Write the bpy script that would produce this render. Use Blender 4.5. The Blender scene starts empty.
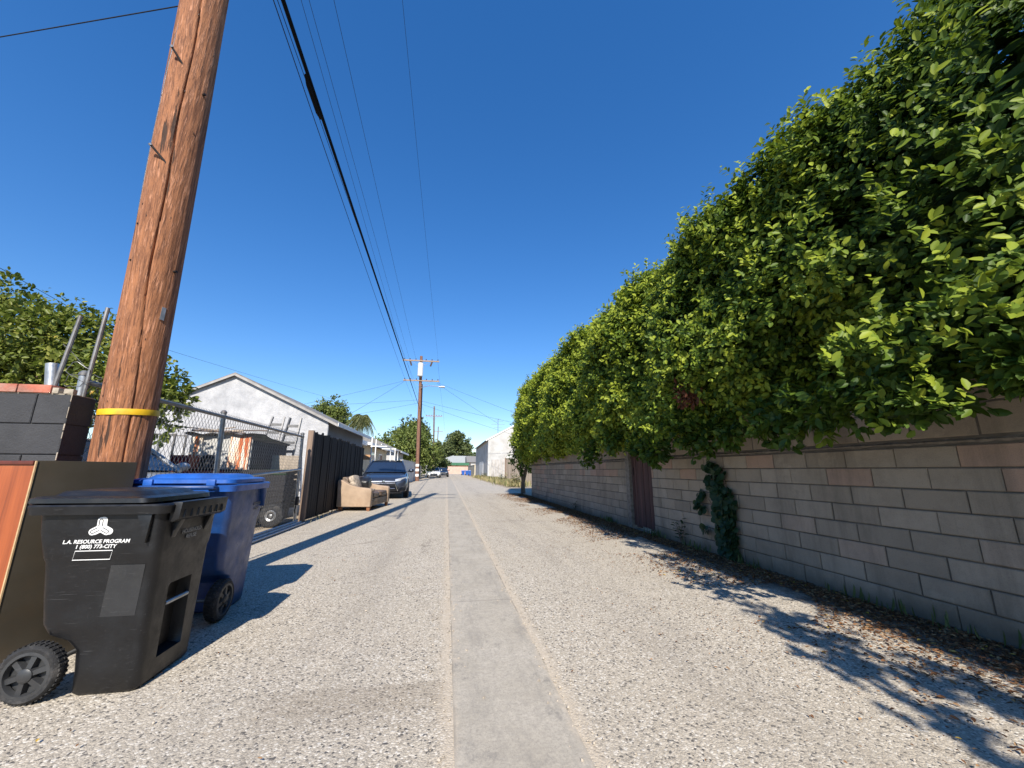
import bpy, bmesh, math, random
import numpy as np
from mathutils import Vector, Matrix, noise
random.seed(7); rng = np.random.default_rng(11)
R = math.radians
scene = bpy.context.scene
COL = scene.collection

# ------------------------------------------------------------------ camera geometry
EYE = 1.06; FPX = 390.0
YAW, PITCH, ROLL = R(9.1795), R(12.483), R(0.3)
cf = Vector((math.sin(YAW)*math.cos(PITCH), math.cos(YAW)*math.cos(PITCH), math.sin(PITCH)))
r0 = Vector((math.cos(YAW), -math.sin(YAW), 0)); u0 = r0.cross(cf)
cr = r0*math.cos(ROLL)+u0*math.sin(ROLL); cu = -r0*math.sin(ROLL)+u0*math.cos(ROLL)
O = Vector((0, 0, EYE))
def ray(x, y): return cr*((x-512)/FPX) - cu*((y-384)/FPX) + cf
def atY(x, y, Y): v = ray(x, y); return O+v*(Y/v.y)          # where the sight line meets a distance Y
def atX(x, y, X): v = ray(x, y); return O+v*(X/v.x)
def atZ(x, y, Z=0): v = ray(x, y); return O+v*((Z-EYE)/v.z)

# ------------------------------------------------------------------ node helpers
def new_mat(name):
    m = bpy.data.materials.new(name); m.use_nodes = True
    nt = m.node_tree; nt.nodes.clear()
    out = nt.nodes.new('ShaderNodeOutputMaterial'); b = nt.nodes.new('ShaderNodeBsdfPrincipled')
    nt.links.new(b.outputs[0], out.inputs[0])
    return m, nt, b
def N(nt, typ, ins=None, **kw):
    n = nt.nodes.new(typ)
    for k, v in kw.items(): setattr(n, k, v)
    for k, v in (ins or {}).items():
        if isinstance(v, bpy.types.NodeSocket): nt.links.new(v, n.inputs[k])
        else: n.inputs[k].default_value = v
    return n
def ramp(nt, fac, stops, interp='LINEAR'):
    n = nt.nodes.new('ShaderNodeValToRGB'); n.color_ramp.interpolation = interp
    e = n.color_ramp.elements
    while len(e) < len(stops): e.new(0.5)
    for i, (p, c) in enumerate(stops):
        e[i].position = p
        e[i].color = (c, c, c, 1) if isinstance(c, (int, float)) else (*c[:3], 1)
    nt.links.new(fac, n.inputs[0]); return n.outputs[0]
def mixc(nt, fac, a, b, mode='MIX'):
    n = nt.nodes.new('ShaderNodeMix'); n.data_type = 'RGBA'; n.blend_type = mode
    for s, v in ((n.inputs[0], fac), (n.inputs[6], a), (n.inputs[7], b)):
        if isinstance(v, bpy.types.NodeSocket): nt.links.new(v, s)
        elif isinstance(v, (int, float)): s.default_value = v
        else: s.default_value = (*v[:3], 1)
    return n.outputs[2]
def math_(nt, op, a, b=0.0, clamp=False):
    n = nt.nodes.new('ShaderNodeMath'); n.operation = op; n.use_clamp = clamp
    for s, v in ((n.inputs[0], a), (n.inputs[1], b)):
        if isinstance(v, bpy.types.NodeSocket): nt.links.new(v, s)
        else: s.default_value = v
    return n.outputs[0]
def coords(nt, scale=(1, 1, 1), kind='Object'):
    t = nt.nodes.new('ShaderNodeTexCoord')
    return N(nt, 'ShaderNodeMapping', {'Vector': t.outputs[kind], 'Scale': scale}).outputs[0]
def nz(nt, vec, scale, detail=4.0, rough=0.55):
    return N(nt, 'ShaderNodeTexNoise', {'Vector': vec, 'Scale': scale, 'Detail': detail, 'Roughness': rough}).outputs[0]
def bump(nt, b, height, strength=0.3, dist=0.01):
    n = N(nt, 'ShaderNodeBump', {'Height': height, 'Strength': strength, 'Distance': dist})
    nt.links.new(n.outputs[0], b.inputs['Normal'])
def simple(name, col, rough=0.6, var=0.25, scale=6.0, metal=0.0, bmp=0.0, bscale=60.0, stretch=(1, 1, 1), dirt=None, dirt_amt=0.5, spec=0.5):
    """base colour with natural variation, optional dirt blotches and bump"""
    m, nt, b = new_mat(name); v = coords(nt, stretch)
    n1 = nz(nt, v, scale, 6)
    lo = tuple(c*(1-var) for c in col); hi = tuple(min(1, c*(1+var)) for c in col)
    c = ramp(nt, n1, ((0.3, lo), (0.7, hi)))
    if dirt:
        d = ramp(nt, nz(nt, v, scale*0.6, 8, 0.7), ((0.48, 0.0), (0.68, dirt_amt)))
        c = mixc(nt, d, c, dirt)
    nt.links.new(c, b.inputs['Base Color'])
    rr = ramp(nt, nz(nt, v, scale*2, 5), ((0.3, max(0, rough-0.1)), (0.7, min(1, rough+0.1))))
    nt.links.new(rr, b.inputs['Roughness']); b.inputs['Metallic'].default_value = metal
    b.inputs['Specular IOR Level'].default_value = spec
    if bmp: bump(nt, b, nz(nt, v, bscale, 6, 0.6), bmp)
    return m

# ------------------------------------------------------------------ mesh helpers
class MB:
    def __init__(s): s.v = []; s.f = []
    def add(s, vs, fs):
        k = len(s.v); s.v += [tuple(v) for v in vs]; s.f += [tuple(i+k for i in f) for f in fs]
    def box(s, c, d, M=None, rz=0.0, taper=1.0):
        hx, hy, hz = d[0]/2, d[1]/2, d[2]/2
        vs = [Vector((sx*hx*(taper if sz > 0 else 1), sy*hy*(taper if sz > 0 else 1), sz*hz)) for sz in (-1, 1) for sx, sy in ((-1, -1), (1, -1), (1, 1), (-1, 1))]
        T = Matrix.Translation(Vector(c)) @ (M.to_4x4() if M else Matrix.Rotation(rz, 4, 'Z'))
        s.add([T @ v for v in vs], [(0, 3, 2, 1), (4, 5, 6, 7), (0, 1, 5, 4), (1, 2, 6, 5), (2, 3, 7, 6), (3, 0, 4, 7)])
    def box2(s, a, b):
        s.box([(p+q)/2 for p, q in zip(a, b)], [abs(q-p) for p, q in zip(a, b)])
    def bar(s, p, q, w, h=None, up=(0, 0, 1)):
        p, q = Vector(p), Vector(q); h = h or w
        z = (q-p); L = z.length; z.normalize(); u = Vector(up)
        if abs(z.dot(u)) > 0.98: u = Vector((0, 1, 0))
        x = u.cross(z).normalized(); y = z.cross(x)
        M = Matrix((x, y, z)).transposed()
        s.box((p+q)/2, (w, h, L), M)
    def tube(s, pts, r, n=8, caps=True):
        pts = [Vector(p) for p in pts]; rs = r if isinstance(r, (list, tuple)) else [r]*len(pts)
        rings = []; prev = None
        for i, p in enumerate(pts):
            d = (pts[min(i+1, len(pts)-1)]-pts[max(i-1, 0)])
            d = d.normalized() if d.length > 1e-9 else Vector((0, 0, 1))
            if prev is None:
                a = Vector((0, 0, 1)) if abs(d.z) < 0.9 else Vector((1, 0, 0))
                x = d.cross(a).normalized()
            else:
                x = prev-d*prev.dot(d); x.normalize()
            prev = x; y = d.cross(x)
            rings.append([p+(x*math.cos(t)+y*math.sin(t))*rs[i] for t in [2*math.pi*k/n for k in range(n)]])
        s.loft(rings, caps)
    def loft(s, rings, caps=True, closed=True):
        n = len(rings[0]); k = len(s.v)
        for rg in rings: s.v += [tuple(p) for p in rg]
        m = n if closed else n-1
        for i in range(len(rings)-1):
            for j in range(m):
                a = k+i*n+j; b = k+i*n+(j+1) % n
                s.f.append((a, b, b+n, a+n))
        if caps:
            s.f.append(tuple(k+j for j in reversed(range(n)))); e = k+(len(rings)-1)*n
            s.f.append(tuple(e+j for j in range(n)))
    def prism(s, poly, d0, d1, axes='yz'):
        """polygon in two axes, extruded along the third from d0 to d1"""
        def P(a, b, t): return {'yz': (t, a, b), 'xz': (a, t, b), 'xy': (a, b, t)}[axes]
        s.loft([[P(a, b, d0) for a, b in poly], [P(a, b, d1) for a, b in poly]])
    def lathe(s, prof, c=(0, 0, 0), axis='x', n=24, caps=True):
        def P(a, r, t):
            return {'x': (c[0]+a, c[1]+r*math.cos(t), c[2]+r*math.sin(t)), 'y': (c[0]+r*math.cos(t), c[1]+a, c[2]+r*math.sin(t)), 'z': (c[0]+r*math.cos(t), c[1]+r*math.sin(t), c[2]+a)}[axis]
        s.loft([[P(a, r, 2*math.pi*k/n) for k in range(n)] for a, r in prof], caps)
    def grid(s, fn, nu, nv):
        k = len(s.v)
        for i in range(nu+1):
            for j in range(nv+1): s.v.append(tuple(fn(i/nu, j/nv)))
        for i in range(nu):
            for j in range(nv):
                a = k+i*(nv+1)+j; s.f.append((a, a+1, a+nv+2, a+nv+1))
    def build(s, name, mat, parent=None, smooth=False, bevel=0.0, angle=35, world=True, seg=2, vcol=None):
        bpy.context.view_layer.update()
        vs = [Vector(v) for v in s.v]
        off = Vector((0, 0, 0))
        if parent is not None:
            if world:
                Mi = parent.matrix_world.inverted(); vs = [Mi @ v for v in vs]
        else:
            xs = [v.x for v in vs]; ys = [v.y for v in vs]; zs = [v.z for v in vs]
            off = Vector(((min(xs)+max(xs))/2, (min(ys)+max(ys))/2, min(zs))); vs = [v-off for v in vs]
        me = bpy.data.meshes.new(name); me.from_pydata(vs, [], s.f); me.update()
        bm = bmesh.new(); bm.from_mesh(me)
        bmesh.ops.recalc_face_normals(bm, faces=bm.faces)
        if bevel > 0:
            ed = [e for e in bm.edges if len(e.link_faces) == 2 and e.calc_face_angle(0) > R(30)]
            bmesh.ops.bevel(bm, geom=ed, offset=bevel, segments=seg, affect='EDGES', profile=0.6)
        bm.to_mesh(me); bm.free()
        if smooth or bevel > 0:
            me.polygons.foreach_set('use_smooth', [True]*len(me.polygons))
            me.set_sharp_from_angle(angle=R(angle))
        if mat: me.materials.append(mat)
        o = bpy.data.objects.new(name, me); COL.objects.link(o)
        if parent is not None: o.parent = parent
        else: o.location = off
        return o
def tag(o, label=None, cat=None, group=None, kind=None):
    for k, v in (('label', label), ('category', cat), ('group', group), ('kind', kind)):
        if v: o[k] = v
    return o
def empty(name, loc, label, cat, group=None, rz=0.0):
    o = bpy.data.objects.new(name, None); COL.objects.link(o); o.empty_display_size = 0.1
    o.location = loc; o.rotation_euler = (0, 0, rz); tag(o, label, cat, group); bpy.context.view_layer.update(); return o
def copy_tree(o, parent=None):
    c = o.copy(); COL.objects.link(c)
    if parent: c.parent = parent
    for ch in [x for x in bpy.data.objects if x.parent == o]: copy_tree(ch, c)
    return c
def text_part(name, txt, size, parent, mat, M, ext=0.0008, bold=0.0, align='CENTER', shear=0.0):
    cu_ = bpy.data.curves.new(name, 'FONT'); cu_.body = txt; cu_.size = size; cu_.align_x = align; cu_.align_y = 'CENTER'
    cu_.extrude = ext; cu_.offset = bold; cu_.shear = shear; cu_.resolution_u = 3
    t = bpy.data.objects.new(name, cu_); COL.objects.link(t)
    dg = bpy.context.evaluated_depsgraph_get()
    me = bpy.data.meshes.new_from_object(t.evaluated_get(dg)); bpy.data.objects.remove(t); bpy.data.curves.remove(cu_)
    me.transform(M); me.materials.clear(); me.materials.append(mat)
    o = bpy.data.objects.new(name, me); COL.objects.link(o); o.parent = parent; return o

def leaf_obj(name, P, A, Nn, size, tint, mat, parent=None, width=0.5, fold=0.18, droop=0.12):
    """one mesh of real leaf blades: P base points, A blade directions, Nn blade normals (arrays)"""
    n = len(P)
    A = A/np.linalg.norm(A, axis=1, keepdims=True)
    B = np.cross(Nn, A); B /= (np.linalg.norm(B, axis=1, keepdims=True)+1e-9)
    C = np.cross(A, B)
    s = size[:, None]
    V = np.empty((n, 8, 3))
    V[:, 0] = P
    for i, (a_, w_, d_) in enumerate(((.18, .30, .05), (.48, .50, .25), (.80, .34, .65))):
        V[:, 1+i] = P+s*(A*a_+B*width*w_+C*(fold*w_-droop*d_))
        V[:, 7-i] = P+s*(A*a_-B*width*w_+C*(fold*w_-droop*d_))
    V[:, 4] = P+s*(A*1.00-C*droop)
    off = np.zeros(3)
    if parent is not None:
        bpy.context.view_layer.update(); off = np.array(parent.matrix_world.translation)
    else:
        off = np.array([V[:, :, 0].mean(), V[:, :, 1].mean(), V[:, :, 2].min()])
    V = (V-off).reshape(-1, 3)
    me = bpy.data.meshes.new(name)
    me.vertices.add(n*8); me.vertices.foreach_set('co', V.ravel().astype(np.float32))
    q = np.array([[0, 1, 2, 3, 4], [0, 4, 5, 6, 7]])
    idx = (np.arange(n)[:, None, None]*8+q[None]).reshape(-1)
    me.loops.add(n*10); me.loops.foreach_set('vertex_index', idx.astype(np.int32))
    me.polygons.add(n*2); me.polygons.foreach_set('loop_start', (np.arange(n*2)*5).astype(np.int32))
    try: me.polygons.foreach_set('loop_total', np.full(n*2, 5, np.int32))
    except Exception: pass
    me.update(calc_edges=True)
    at = me.attributes.new('tint', 'FLOAT', 'POINT'); at.data.foreach_set('value', np.repeat(tint, 8).astype(np.float32))
    me.materials.append(mat)
    o = bpy.data.objects.new(name, me); COL.objects.link(o)
    if parent is not None: o.parent = parent
    else: o.location = off
    return o
def unit(a): return a/(np.linalg.norm(a, axis=1, keepdims=True)+1e-9)
def rand_dirs(n): return unit(rng.normal(size=(n, 3)))

def leaf_mat(name, stops, rough=0.38, trans=0.3, tcol=None):
    m, nt, b = new_mat(name)
    a = N(nt, 'ShaderNodeAttribute', attribute_name='tint')
    c = ramp(nt, a.outputs['Fac'], stops)
    nt.links.new(c, b.inputs['Base Color']); b.inputs['Roughness'].default_value = rough
    b.inputs['Specular IOR Level'].default_value = 0.22
    t = N(nt, 'ShaderNodeBsdfTranslucent', {'Color': mixc(nt, 0.5, c, tcol or (0.16, 0.24, 0.02))})
    mx = N(nt, 'ShaderNodeMixShader', {0: trans, 1: b.outputs[0], 2: t.outputs[0]})
    nt.links.new(mx.outputs[0], [x for x in nt.nodes if x.type == 'OUTPUT_MATERIAL'][0].inputs[0])
    return m
SUN, SKY, AIR, DUST, OZ, EXPO, SAT, GAM, HUE = 4.5, 0.15, 1.0, 0.0, 4.0, 0.75, 1.42, 0.8, 0.51
# ------------------------------------------------------------------ materials
def road_mat():
    m, nt, b = new_mat('exposed_aggregate'); v = coords(nt)
    warp = N(nt, 'ShaderNodeTexNoise', {'Vector': v, 'Scale': 40.0, 'Detail': 2.0})
    vv = N(nt, 'ShaderNodeVectorMath', {0: v, 1: N(nt, 'ShaderNodeVectorMath', {0: warp.outputs['Color'], 'Scale': 0.012}, operation='SCALE').outputs[0]}, operation='ADD').outputs[0]
    v1 = N(nt, 'ShaderNodeTexVoronoi', {'Vector': vv, 'Scale': 104.0, 'Randomness': 1.0})
    v2 = N(nt, 'ShaderNodeTexVoronoi', {'Vector': vv, 'Scale': 210.0, 'Randomness': 1.0})
    sep1 = N(nt, 'ShaderNodeSeparateColor', {0: v1.outputs['Color']}); sep2 = N(nt, 'ShaderNodeSeparateColor', {0: v2.outputs['Color']})
    stone = ramp(nt, sep1.outputs[0], ((0.0, (0.05, 0.048, 0.05)), (0.13, (0.10, 0.093, 0.09)), (0.20, (0.36, 0.31, 0.24)), (0.55, (0.51, 0.445, 0.355)), (0.78, (0.61, 0.545, 0.45)), (1.0, (0.68, 0.635, 0.56))))
    fine = ramp(nt, sep2.outputs[1], ((0.0, (0.16, 0.145, 0.13)), (0.25, (0.37, 0.32, 0.25)), (1.0, (0.56, 0.495, 0.40))))
    pick = ramp(nt, sep1.outputs[2], ((0.42, 0.0), (0.46, 1.0)))
    c = mixc(nt, pick, stone, fine)
    edge = ramp(nt, v1.outputs['Distance'], ((0.5, 0.0), (0.75, 0.45)))
    c = mixc(nt, edge, c, (0.27, 0.235, 0.19))
    # broad wear, stains and tan soil worked into the surface
    c = mixc(nt, ramp(nt, nz(nt, v, 0.55, 6, 0.6), ((0.42, 0.0), (0.72, 0.45))), c, (0.40, 0.345, 0.265))
    c = mixc(nt, ramp(nt, nz(nt, v, 2.4, 9, 0.75), ((0.56, 0.0), (0.70, 0.35))), c, (0.25, 0.205, 0.15))
    lng = coords(nt, (1.6, 0.16, 1))
    c = mixc(nt, ramp(nt, nz(nt, lng, 1.3, 6, 0.65), ((0.52, 0.0), (0.75, 0.30))), c, (0.20, 0.18, 0.16))
    crs = coords(nt, (0.18, 0.9, 1))
    c = mixc(nt, ramp(nt, nz(nt, crs, 1.0, 5, 0.6), ((0.60, 0.0), (0.72, 0.28))), c, (0.22, 0.18, 0.13))
    c = mixc(nt, ramp(nt, nz(nt, v, 7.0, 7, 0.7), ((0.62, 0.0), (0.74, 0.35))), c, (0.30, 0.20, 0.11))
    # an old darker patch with one straight edge, tyre lanes, fine cracks and oil drips
    sp = N(nt, 'ShaderNodeSeparateXYZ', {0: v}); px_, py_ = sp.outputs[0], sp.outputs[1]
    wy = math_(nt, 'MULTIPLY', math_(nt, 'SUBTRACT', nz(nt, v, 4.0, 7, .7), .5), .5)
    inx = math_(nt, 'MULTIPLY', ramp(nt, math_(nt, 'ADD', math_(nt, 'MULTIPLY', px_, .2), .5), ((.31, 0.0), (.37, 1.0), (.505, 1.0), (.515, 0.0))), 1.0)
    iny = ramp(nt, math_(nt, 'MULTIPLY', math_(nt, 'ADD', py_, 0.0), .2), ((.385, 0.0), (.43, 1.0), (.464, 1.0), (.468, 0.0)))
    pm = math_(nt, 'MULTIPLY', math_(nt, 'MULTIPLY', inx, iny), math_(nt, 'ADD', .36, wy), True)
    c = mixc(nt, pm, c, (0.21, 0.165, 0.115))
    lane = math_(nt, 'ABSOLUTE', math_(nt, 'SUBTRACT', math_(nt, 'ABSOLUTE', math_(nt, 'SUBTRACT', math_(nt, 'ADD', px_, wy), .33)), 1.05))
    c = mixc(nt, math_(nt, 'MULTIPLY', ramp(nt, lane, ((0.0, 1.0), (.35, 0.0))), ramp(nt, nz(nt, lng, 2.0, 8, .7), ((.40, 0.0), (.62, .38)))), c, (0.23, 0.20, 0.165))
    ve = N(nt, 'ShaderNodeTexVoronoi', {'Vector': N(nt, 'ShaderNodeVectorMath', {0: v, 1: N(nt, 'ShaderNodeVectorMath', {0: N(nt, 'ShaderNodeTexNoise', {'Vector': v, 'Scale': 2.2, 'Detail': 8.0, 'Roughness': .7}).outputs['Color'], 'Scale': .7}, operation='SCALE').outputs[0]}, operation='ADD').outputs[0], 'Scale': .42}, feature='DISTANCE_TO_EDGE')
    c = mixc(nt, math_(nt, 'MULTIPLY', ramp(nt, ve.outputs['Distance'], ((0.0, 1.0), (.0045, .7), (.009, 0.0))), ramp(nt, nz(nt, v, .6, 3), ((.48, 0.0), (.58, .65)))), c, (0.11, 0.09, 0.07))
    c = mixc(nt, ramp(nt, nz(nt, coords(nt, (1.4, .8, 1)), 1.9, 9, .62), ((.665, 0.0), (.72, .55))), c, (0.12, 0.105, 0.095))
    # sandy fines gathered along the gutter's two edges and under the wall
    sx = N(nt, 'ShaderNodeSeparateXYZ', {0: v}).outputs[0]
    wob = math_(nt, 'MULTIPLY', math_(nt, 'SUBTRACT', nz(nt, v, 3.0, 5), 0.5), 0.10)
    dx = math_(nt, 'ABSOLUTE', math_(nt, 'SUBTRACT', math_(nt, 'ADD', sx, wob), 0.325))
    sand = ramp(nt, dx, ((0.25, 0.0), (0.255, 0.75), (0.285, 0.65), (0.345, 0.0)))
    c = mixc(nt, sand, c, (0.50, 0.42, 0.32))
    # leaf mulch trodden into the strip at the wall foot
    ml = math_(nt, 'ADD', sx, math_(nt, 'MULTIPLY', math_(nt, 'SUBTRACT', nz(nt, v, 2.6, 9, 0.75), 0.5), 1.1))
    c = mixc(nt, math_(nt, 'MULTIPLY', ramp(nt, math_(nt, 'MULTIPLY', ml, .25), ((0.74, 0.0), (0.80, 0.85))), ramp(nt, math_(nt, 'MULTIPLY', py_, .02), ((.35, 1.0), (.39, 0.0)))), c, (0.075, 0.050, 0.034))
    nt.links.new(c, b.inputs['Base Color']); b.inputs['Roughness'].default_value = 0.9
    h = math_(nt, 'SUBTRACT', 1.0, v1.outputs['Distance']); h2 = math_(nt, 'SUBTRACT', 1.0, v2.outputs['Distance'])
    bump(nt, b, math_(nt, 'ADD', h, math_(nt, 'MULTIPLY', h2, 0.4)), 0.5, 0.005)
    return m
def gutter_mat():
    m, nt, b = new_mat('gutter_concrete'); v = coords(nt)
    c = ramp(nt, nz(nt, v, 2.2, 8, 0.65), ((0.28, (0.38, 0.335, 0.265)), (0.72, (0.52, 0.465, 0.385))))
    lng = coords(nt, (3.0, 0.5, 1))
    c = mixc(nt, ramp(nt, nz(nt, lng, 2.2, 9, 0.72), ((0.50, 0.0), (0.70, 0.6))), c, (0.19, 0.175, 0.155))
    c = mixc(nt, ramp(nt, nz(nt, v, 3.4, 8, 0.75), ((0.60, 0.0), (0.68, 0.75))), c, (0.13, 0.12, 0.11))
    c = mixc(nt, ramp(nt, nz(nt, v, 75.0, 4, 0.8), ((0.50, 0.0), (0.66, 0.6))), c, (0.20, 0.18, 0.155))
    sy = N(nt, 'ShaderNodeSeparateXYZ', {0: v}).outputs[1]
    wob = math_(nt, 'MULTIPLY', nz(nt, v, 8.0, 5), 0.03)
    sw = math_(nt, 'ABSOLUTE', math_(nt, 'SUBTRACT', math_(nt, 'FRACT', math_(nt, 'MULTIPLY', math_(nt, 'ADD', sy, wob), 0.42)), 0.5))
    jt = ramp(nt, sw, ((0.0, 0.42), (0.0025, 0.40), (0.005, 0.0)))
    c = mixc(nt, jt, c, (0.12, 0.105, 0.09))
    # dark cracks beside both edges
    sx = N(nt, 'ShaderNodeSeparateXYZ', {0: v}).outputs[0]
    w2 = math_(nt, 'MULTIPLY', math_(nt, 'SUBTRACT', nz(nt, v, 6.0, 6), 0.5), 0.03)
    dx = math_(nt, 'ABSOLUTE', math_(nt, 'ADD', math_(nt, 'SUBTRACT', sx, 0.325), w2))
    es = math_(nt, 'ADD', dx, math_(nt, 'MULTIPLY', math_(nt, 'SUBTRACT', nz(nt, v, 5.0, 8, 0.75), .5), .16))
    c = mixc(nt, ramp(nt, es, ((0.225, 0.0), (0.25, 0.85))), c, (0.48, 0.41, 0.32))
    c = mixc(nt, math_(nt, 'MULTIPLY', ramp(nt, dx, ((0.244, 0.0), (0.25, 1.0))), ramp(nt, nz(nt, v, 1.3, 3), ((0.46, 0.0), (0.56, 0.65)))), c, (0.14, 0.12, 0.095))
    c = mixc(nt, ramp(nt, nz(nt, coords(nt, (5, 3.2, 1)), 1.0, 9, 0.8), ((0.55, 0.0), (0.64, 0.75))), c, (0.19, 0.175, 0.155))
    c = mixc(nt, ramp(nt, nz(nt, coords(nt, (26, 26, 1)), 1.0, 9, 0.9), ((0.42, 0.0), (0.62, 0.7))), c, (0.26, 0.235, 0.20))
    nt.links.new(c, b.inputs['Base Color']); b.inputs['Roughness'].default_value = 0.88
    bump(nt, b, nz(nt, v, 140.0, 5, 0.7), 0.35, 0.004)
    return m
def ground_mat():
    m, nt, b = new_mat('dry_soil'); v = coords(nt)
    c = ramp(nt, nz(nt, v, 1.1, 8, 0.65), ((0.3, (0.27, 0.215, 0.15)), (0.7, (0.43, 0.36, 0.27))))
    c = mixc(nt, ramp(nt, nz(nt, v, 60.0, 4, 0.7), ((0.5, 0.0), (0.7, 0.5))), c, (0.19, 0.15, 0.11))
    nt.links.new(c, b.inputs['Base Color']); b.inputs['Roughness'].default_value = 0.95
    bump(nt, b, nz(nt, v, 70.0, 6, 0.7), 0.6, 0.01); return m
def block_mat(name, a, bcol, pink, bmp=0.4):
    m, nt, b = new_mat(name); v = coords(nt)
    at = N(nt, 'ShaderNodeAttribute', attribute_name='tint').outputs['Fac']
    c = ramp(nt, at, ((0.0, a), (0.72, bcol), (0.80, bcol), (0.84, pink), (1.0, pink)))
    c = mixc(nt, ramp(nt, nz(nt, v, 5.0, 8, 0.7), ((0.45, 0.0), (0.75, 0.45))), c, tuple(x*0.55 for x in a))
    c = mixc(nt, ramp(nt, nz(nt, v, 150.0, 4, 0.7), ((0.52, 0.0), (0.7, 0.4))), c, tuple(x*0.5 for x in a))
    c = mixc(nt, ramp(nt, nz(nt, coords(nt, (3.5, 3.5, .35)), 1.0, 8, .7), ((.50, 0.0), (.68, .5))), c, tuple(x*0.42 for x in a))
    c = mixc(nt, ramp(nt, nz(nt, v, 2.2, 9, .75), ((.60, 0.0), (.70, .35))), c, tuple(min(1, x*1.35) for x in bcol))
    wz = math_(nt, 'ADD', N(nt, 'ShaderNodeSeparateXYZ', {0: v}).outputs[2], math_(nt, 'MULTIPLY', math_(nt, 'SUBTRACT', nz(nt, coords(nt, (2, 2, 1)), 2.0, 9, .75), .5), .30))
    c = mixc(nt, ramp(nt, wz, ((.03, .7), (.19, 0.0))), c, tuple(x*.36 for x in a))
    nt.links.new(c, b.inputs['Base Color']); b.inputs['Roughness'].default_value = 0.92
    hb = math_(nt, 'ADD', nz(nt, v, 90.0, 6, 0.7), math_(nt, 'MULTIPLY', nz(nt, v, 18.0, 4, 0.6), 1.2))
    bump(nt, b, hb, bmp, 0.006); return m
def wood_pole_mat(name, a, d, axis=(9, 9, 0.55)):
    m, nt, b = new_mat(name); v = coords(nt, axis)
    g = nz(nt, v, 2.6, 9, 0.68)
    c = ramp(nt, g, ((0.30, d), (0.46, a), (0.62, tuple(min(1, x*1.25) for x in a)), (0.78, tuple(x*0.7 for x in a))))
    pv = coords(nt, (70, 70, 6.0))
    peel = ramp(nt, nz(nt, pv, 1.0, 6, 0.65), ((0.52, 0.0), (0.60, 0.7)))
    c = mixc(nt, peel, c, tuple(min(1, x*1.7+0.06) for x in a))
    cv = coords(nt, (14, 14, 0.22))
    dk = ramp(nt, nz(nt, coords(nt, (95, 95, 3.2)), 1.0, 7, 0.75), ((0.47, 0.0), (0.60, 0.75)))
    c = mixc(nt, dk, c, tuple(x*0.6 for x in d))
    crk = ramp(nt, nz(nt, cv, 1.0, 6, 0.6), ((0.64, 0.0), (0.66, 0.9)))
    c = mixc(nt, crk, c, (0.03, 0.016, 0.01))
    nt.links.new(c, b.inputs['Base Color']); b.inputs['Roughness'].default_value = 0.85
    hh = math_(nt, 'SUBTRACT', math_(nt, 'ADD', g, math_(nt, 'MULTIPLY', peel, 0.5)), crk)
    bump(nt, b, hh, 0.7, 0.012); return m
def plank_mat(name, a, d, stretch=(14, 14, 0.5), rough=0.85, bmp=0.5):
    m, nt, b = new_mat(name); v = coords(nt, stretch)
    g = nz(nt, v, 2.0, 8, 0.7)
    c = ramp(nt, g, ((0.30, d), (0.65, a)))
    at = N(nt, 'ShaderNodeAttribute', attribute_name='tint').outputs['Fac']
    c = mixc(nt, math_(nt, 'MULTIPLY', at, 0.45), c, tuple(x*0.45 for x in d))
    nt.links.new(c, b.inputs['Base Color']); b.inputs['Roughness'].default_value = rough
    bump(nt, b, g, bmp, 0.006); return m
def stucco(name, a, d, scale=9.0):
    m, nt, b = new_mat(name); v = coords(nt)
    c = ramp(nt, nz(nt, v, scale*0.25, 8, 0.7), ((0.35, d), (0.65, a)))
    c = mixc(nt, ramp(nt, nz(nt, v, scale*2.2, 6, 0.75), ((0.52, 0.0), (0.66, 0.5))), c, tuple(x*0.7 for x in d))
    nt.links.new(c, b.inputs['Base Color']); b.inputs['Roughness'].default_value = 0.9
    bump(nt, b, nz(nt, v, scale*3, 6, 0.7), 0.8, 0.03); return m
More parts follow.
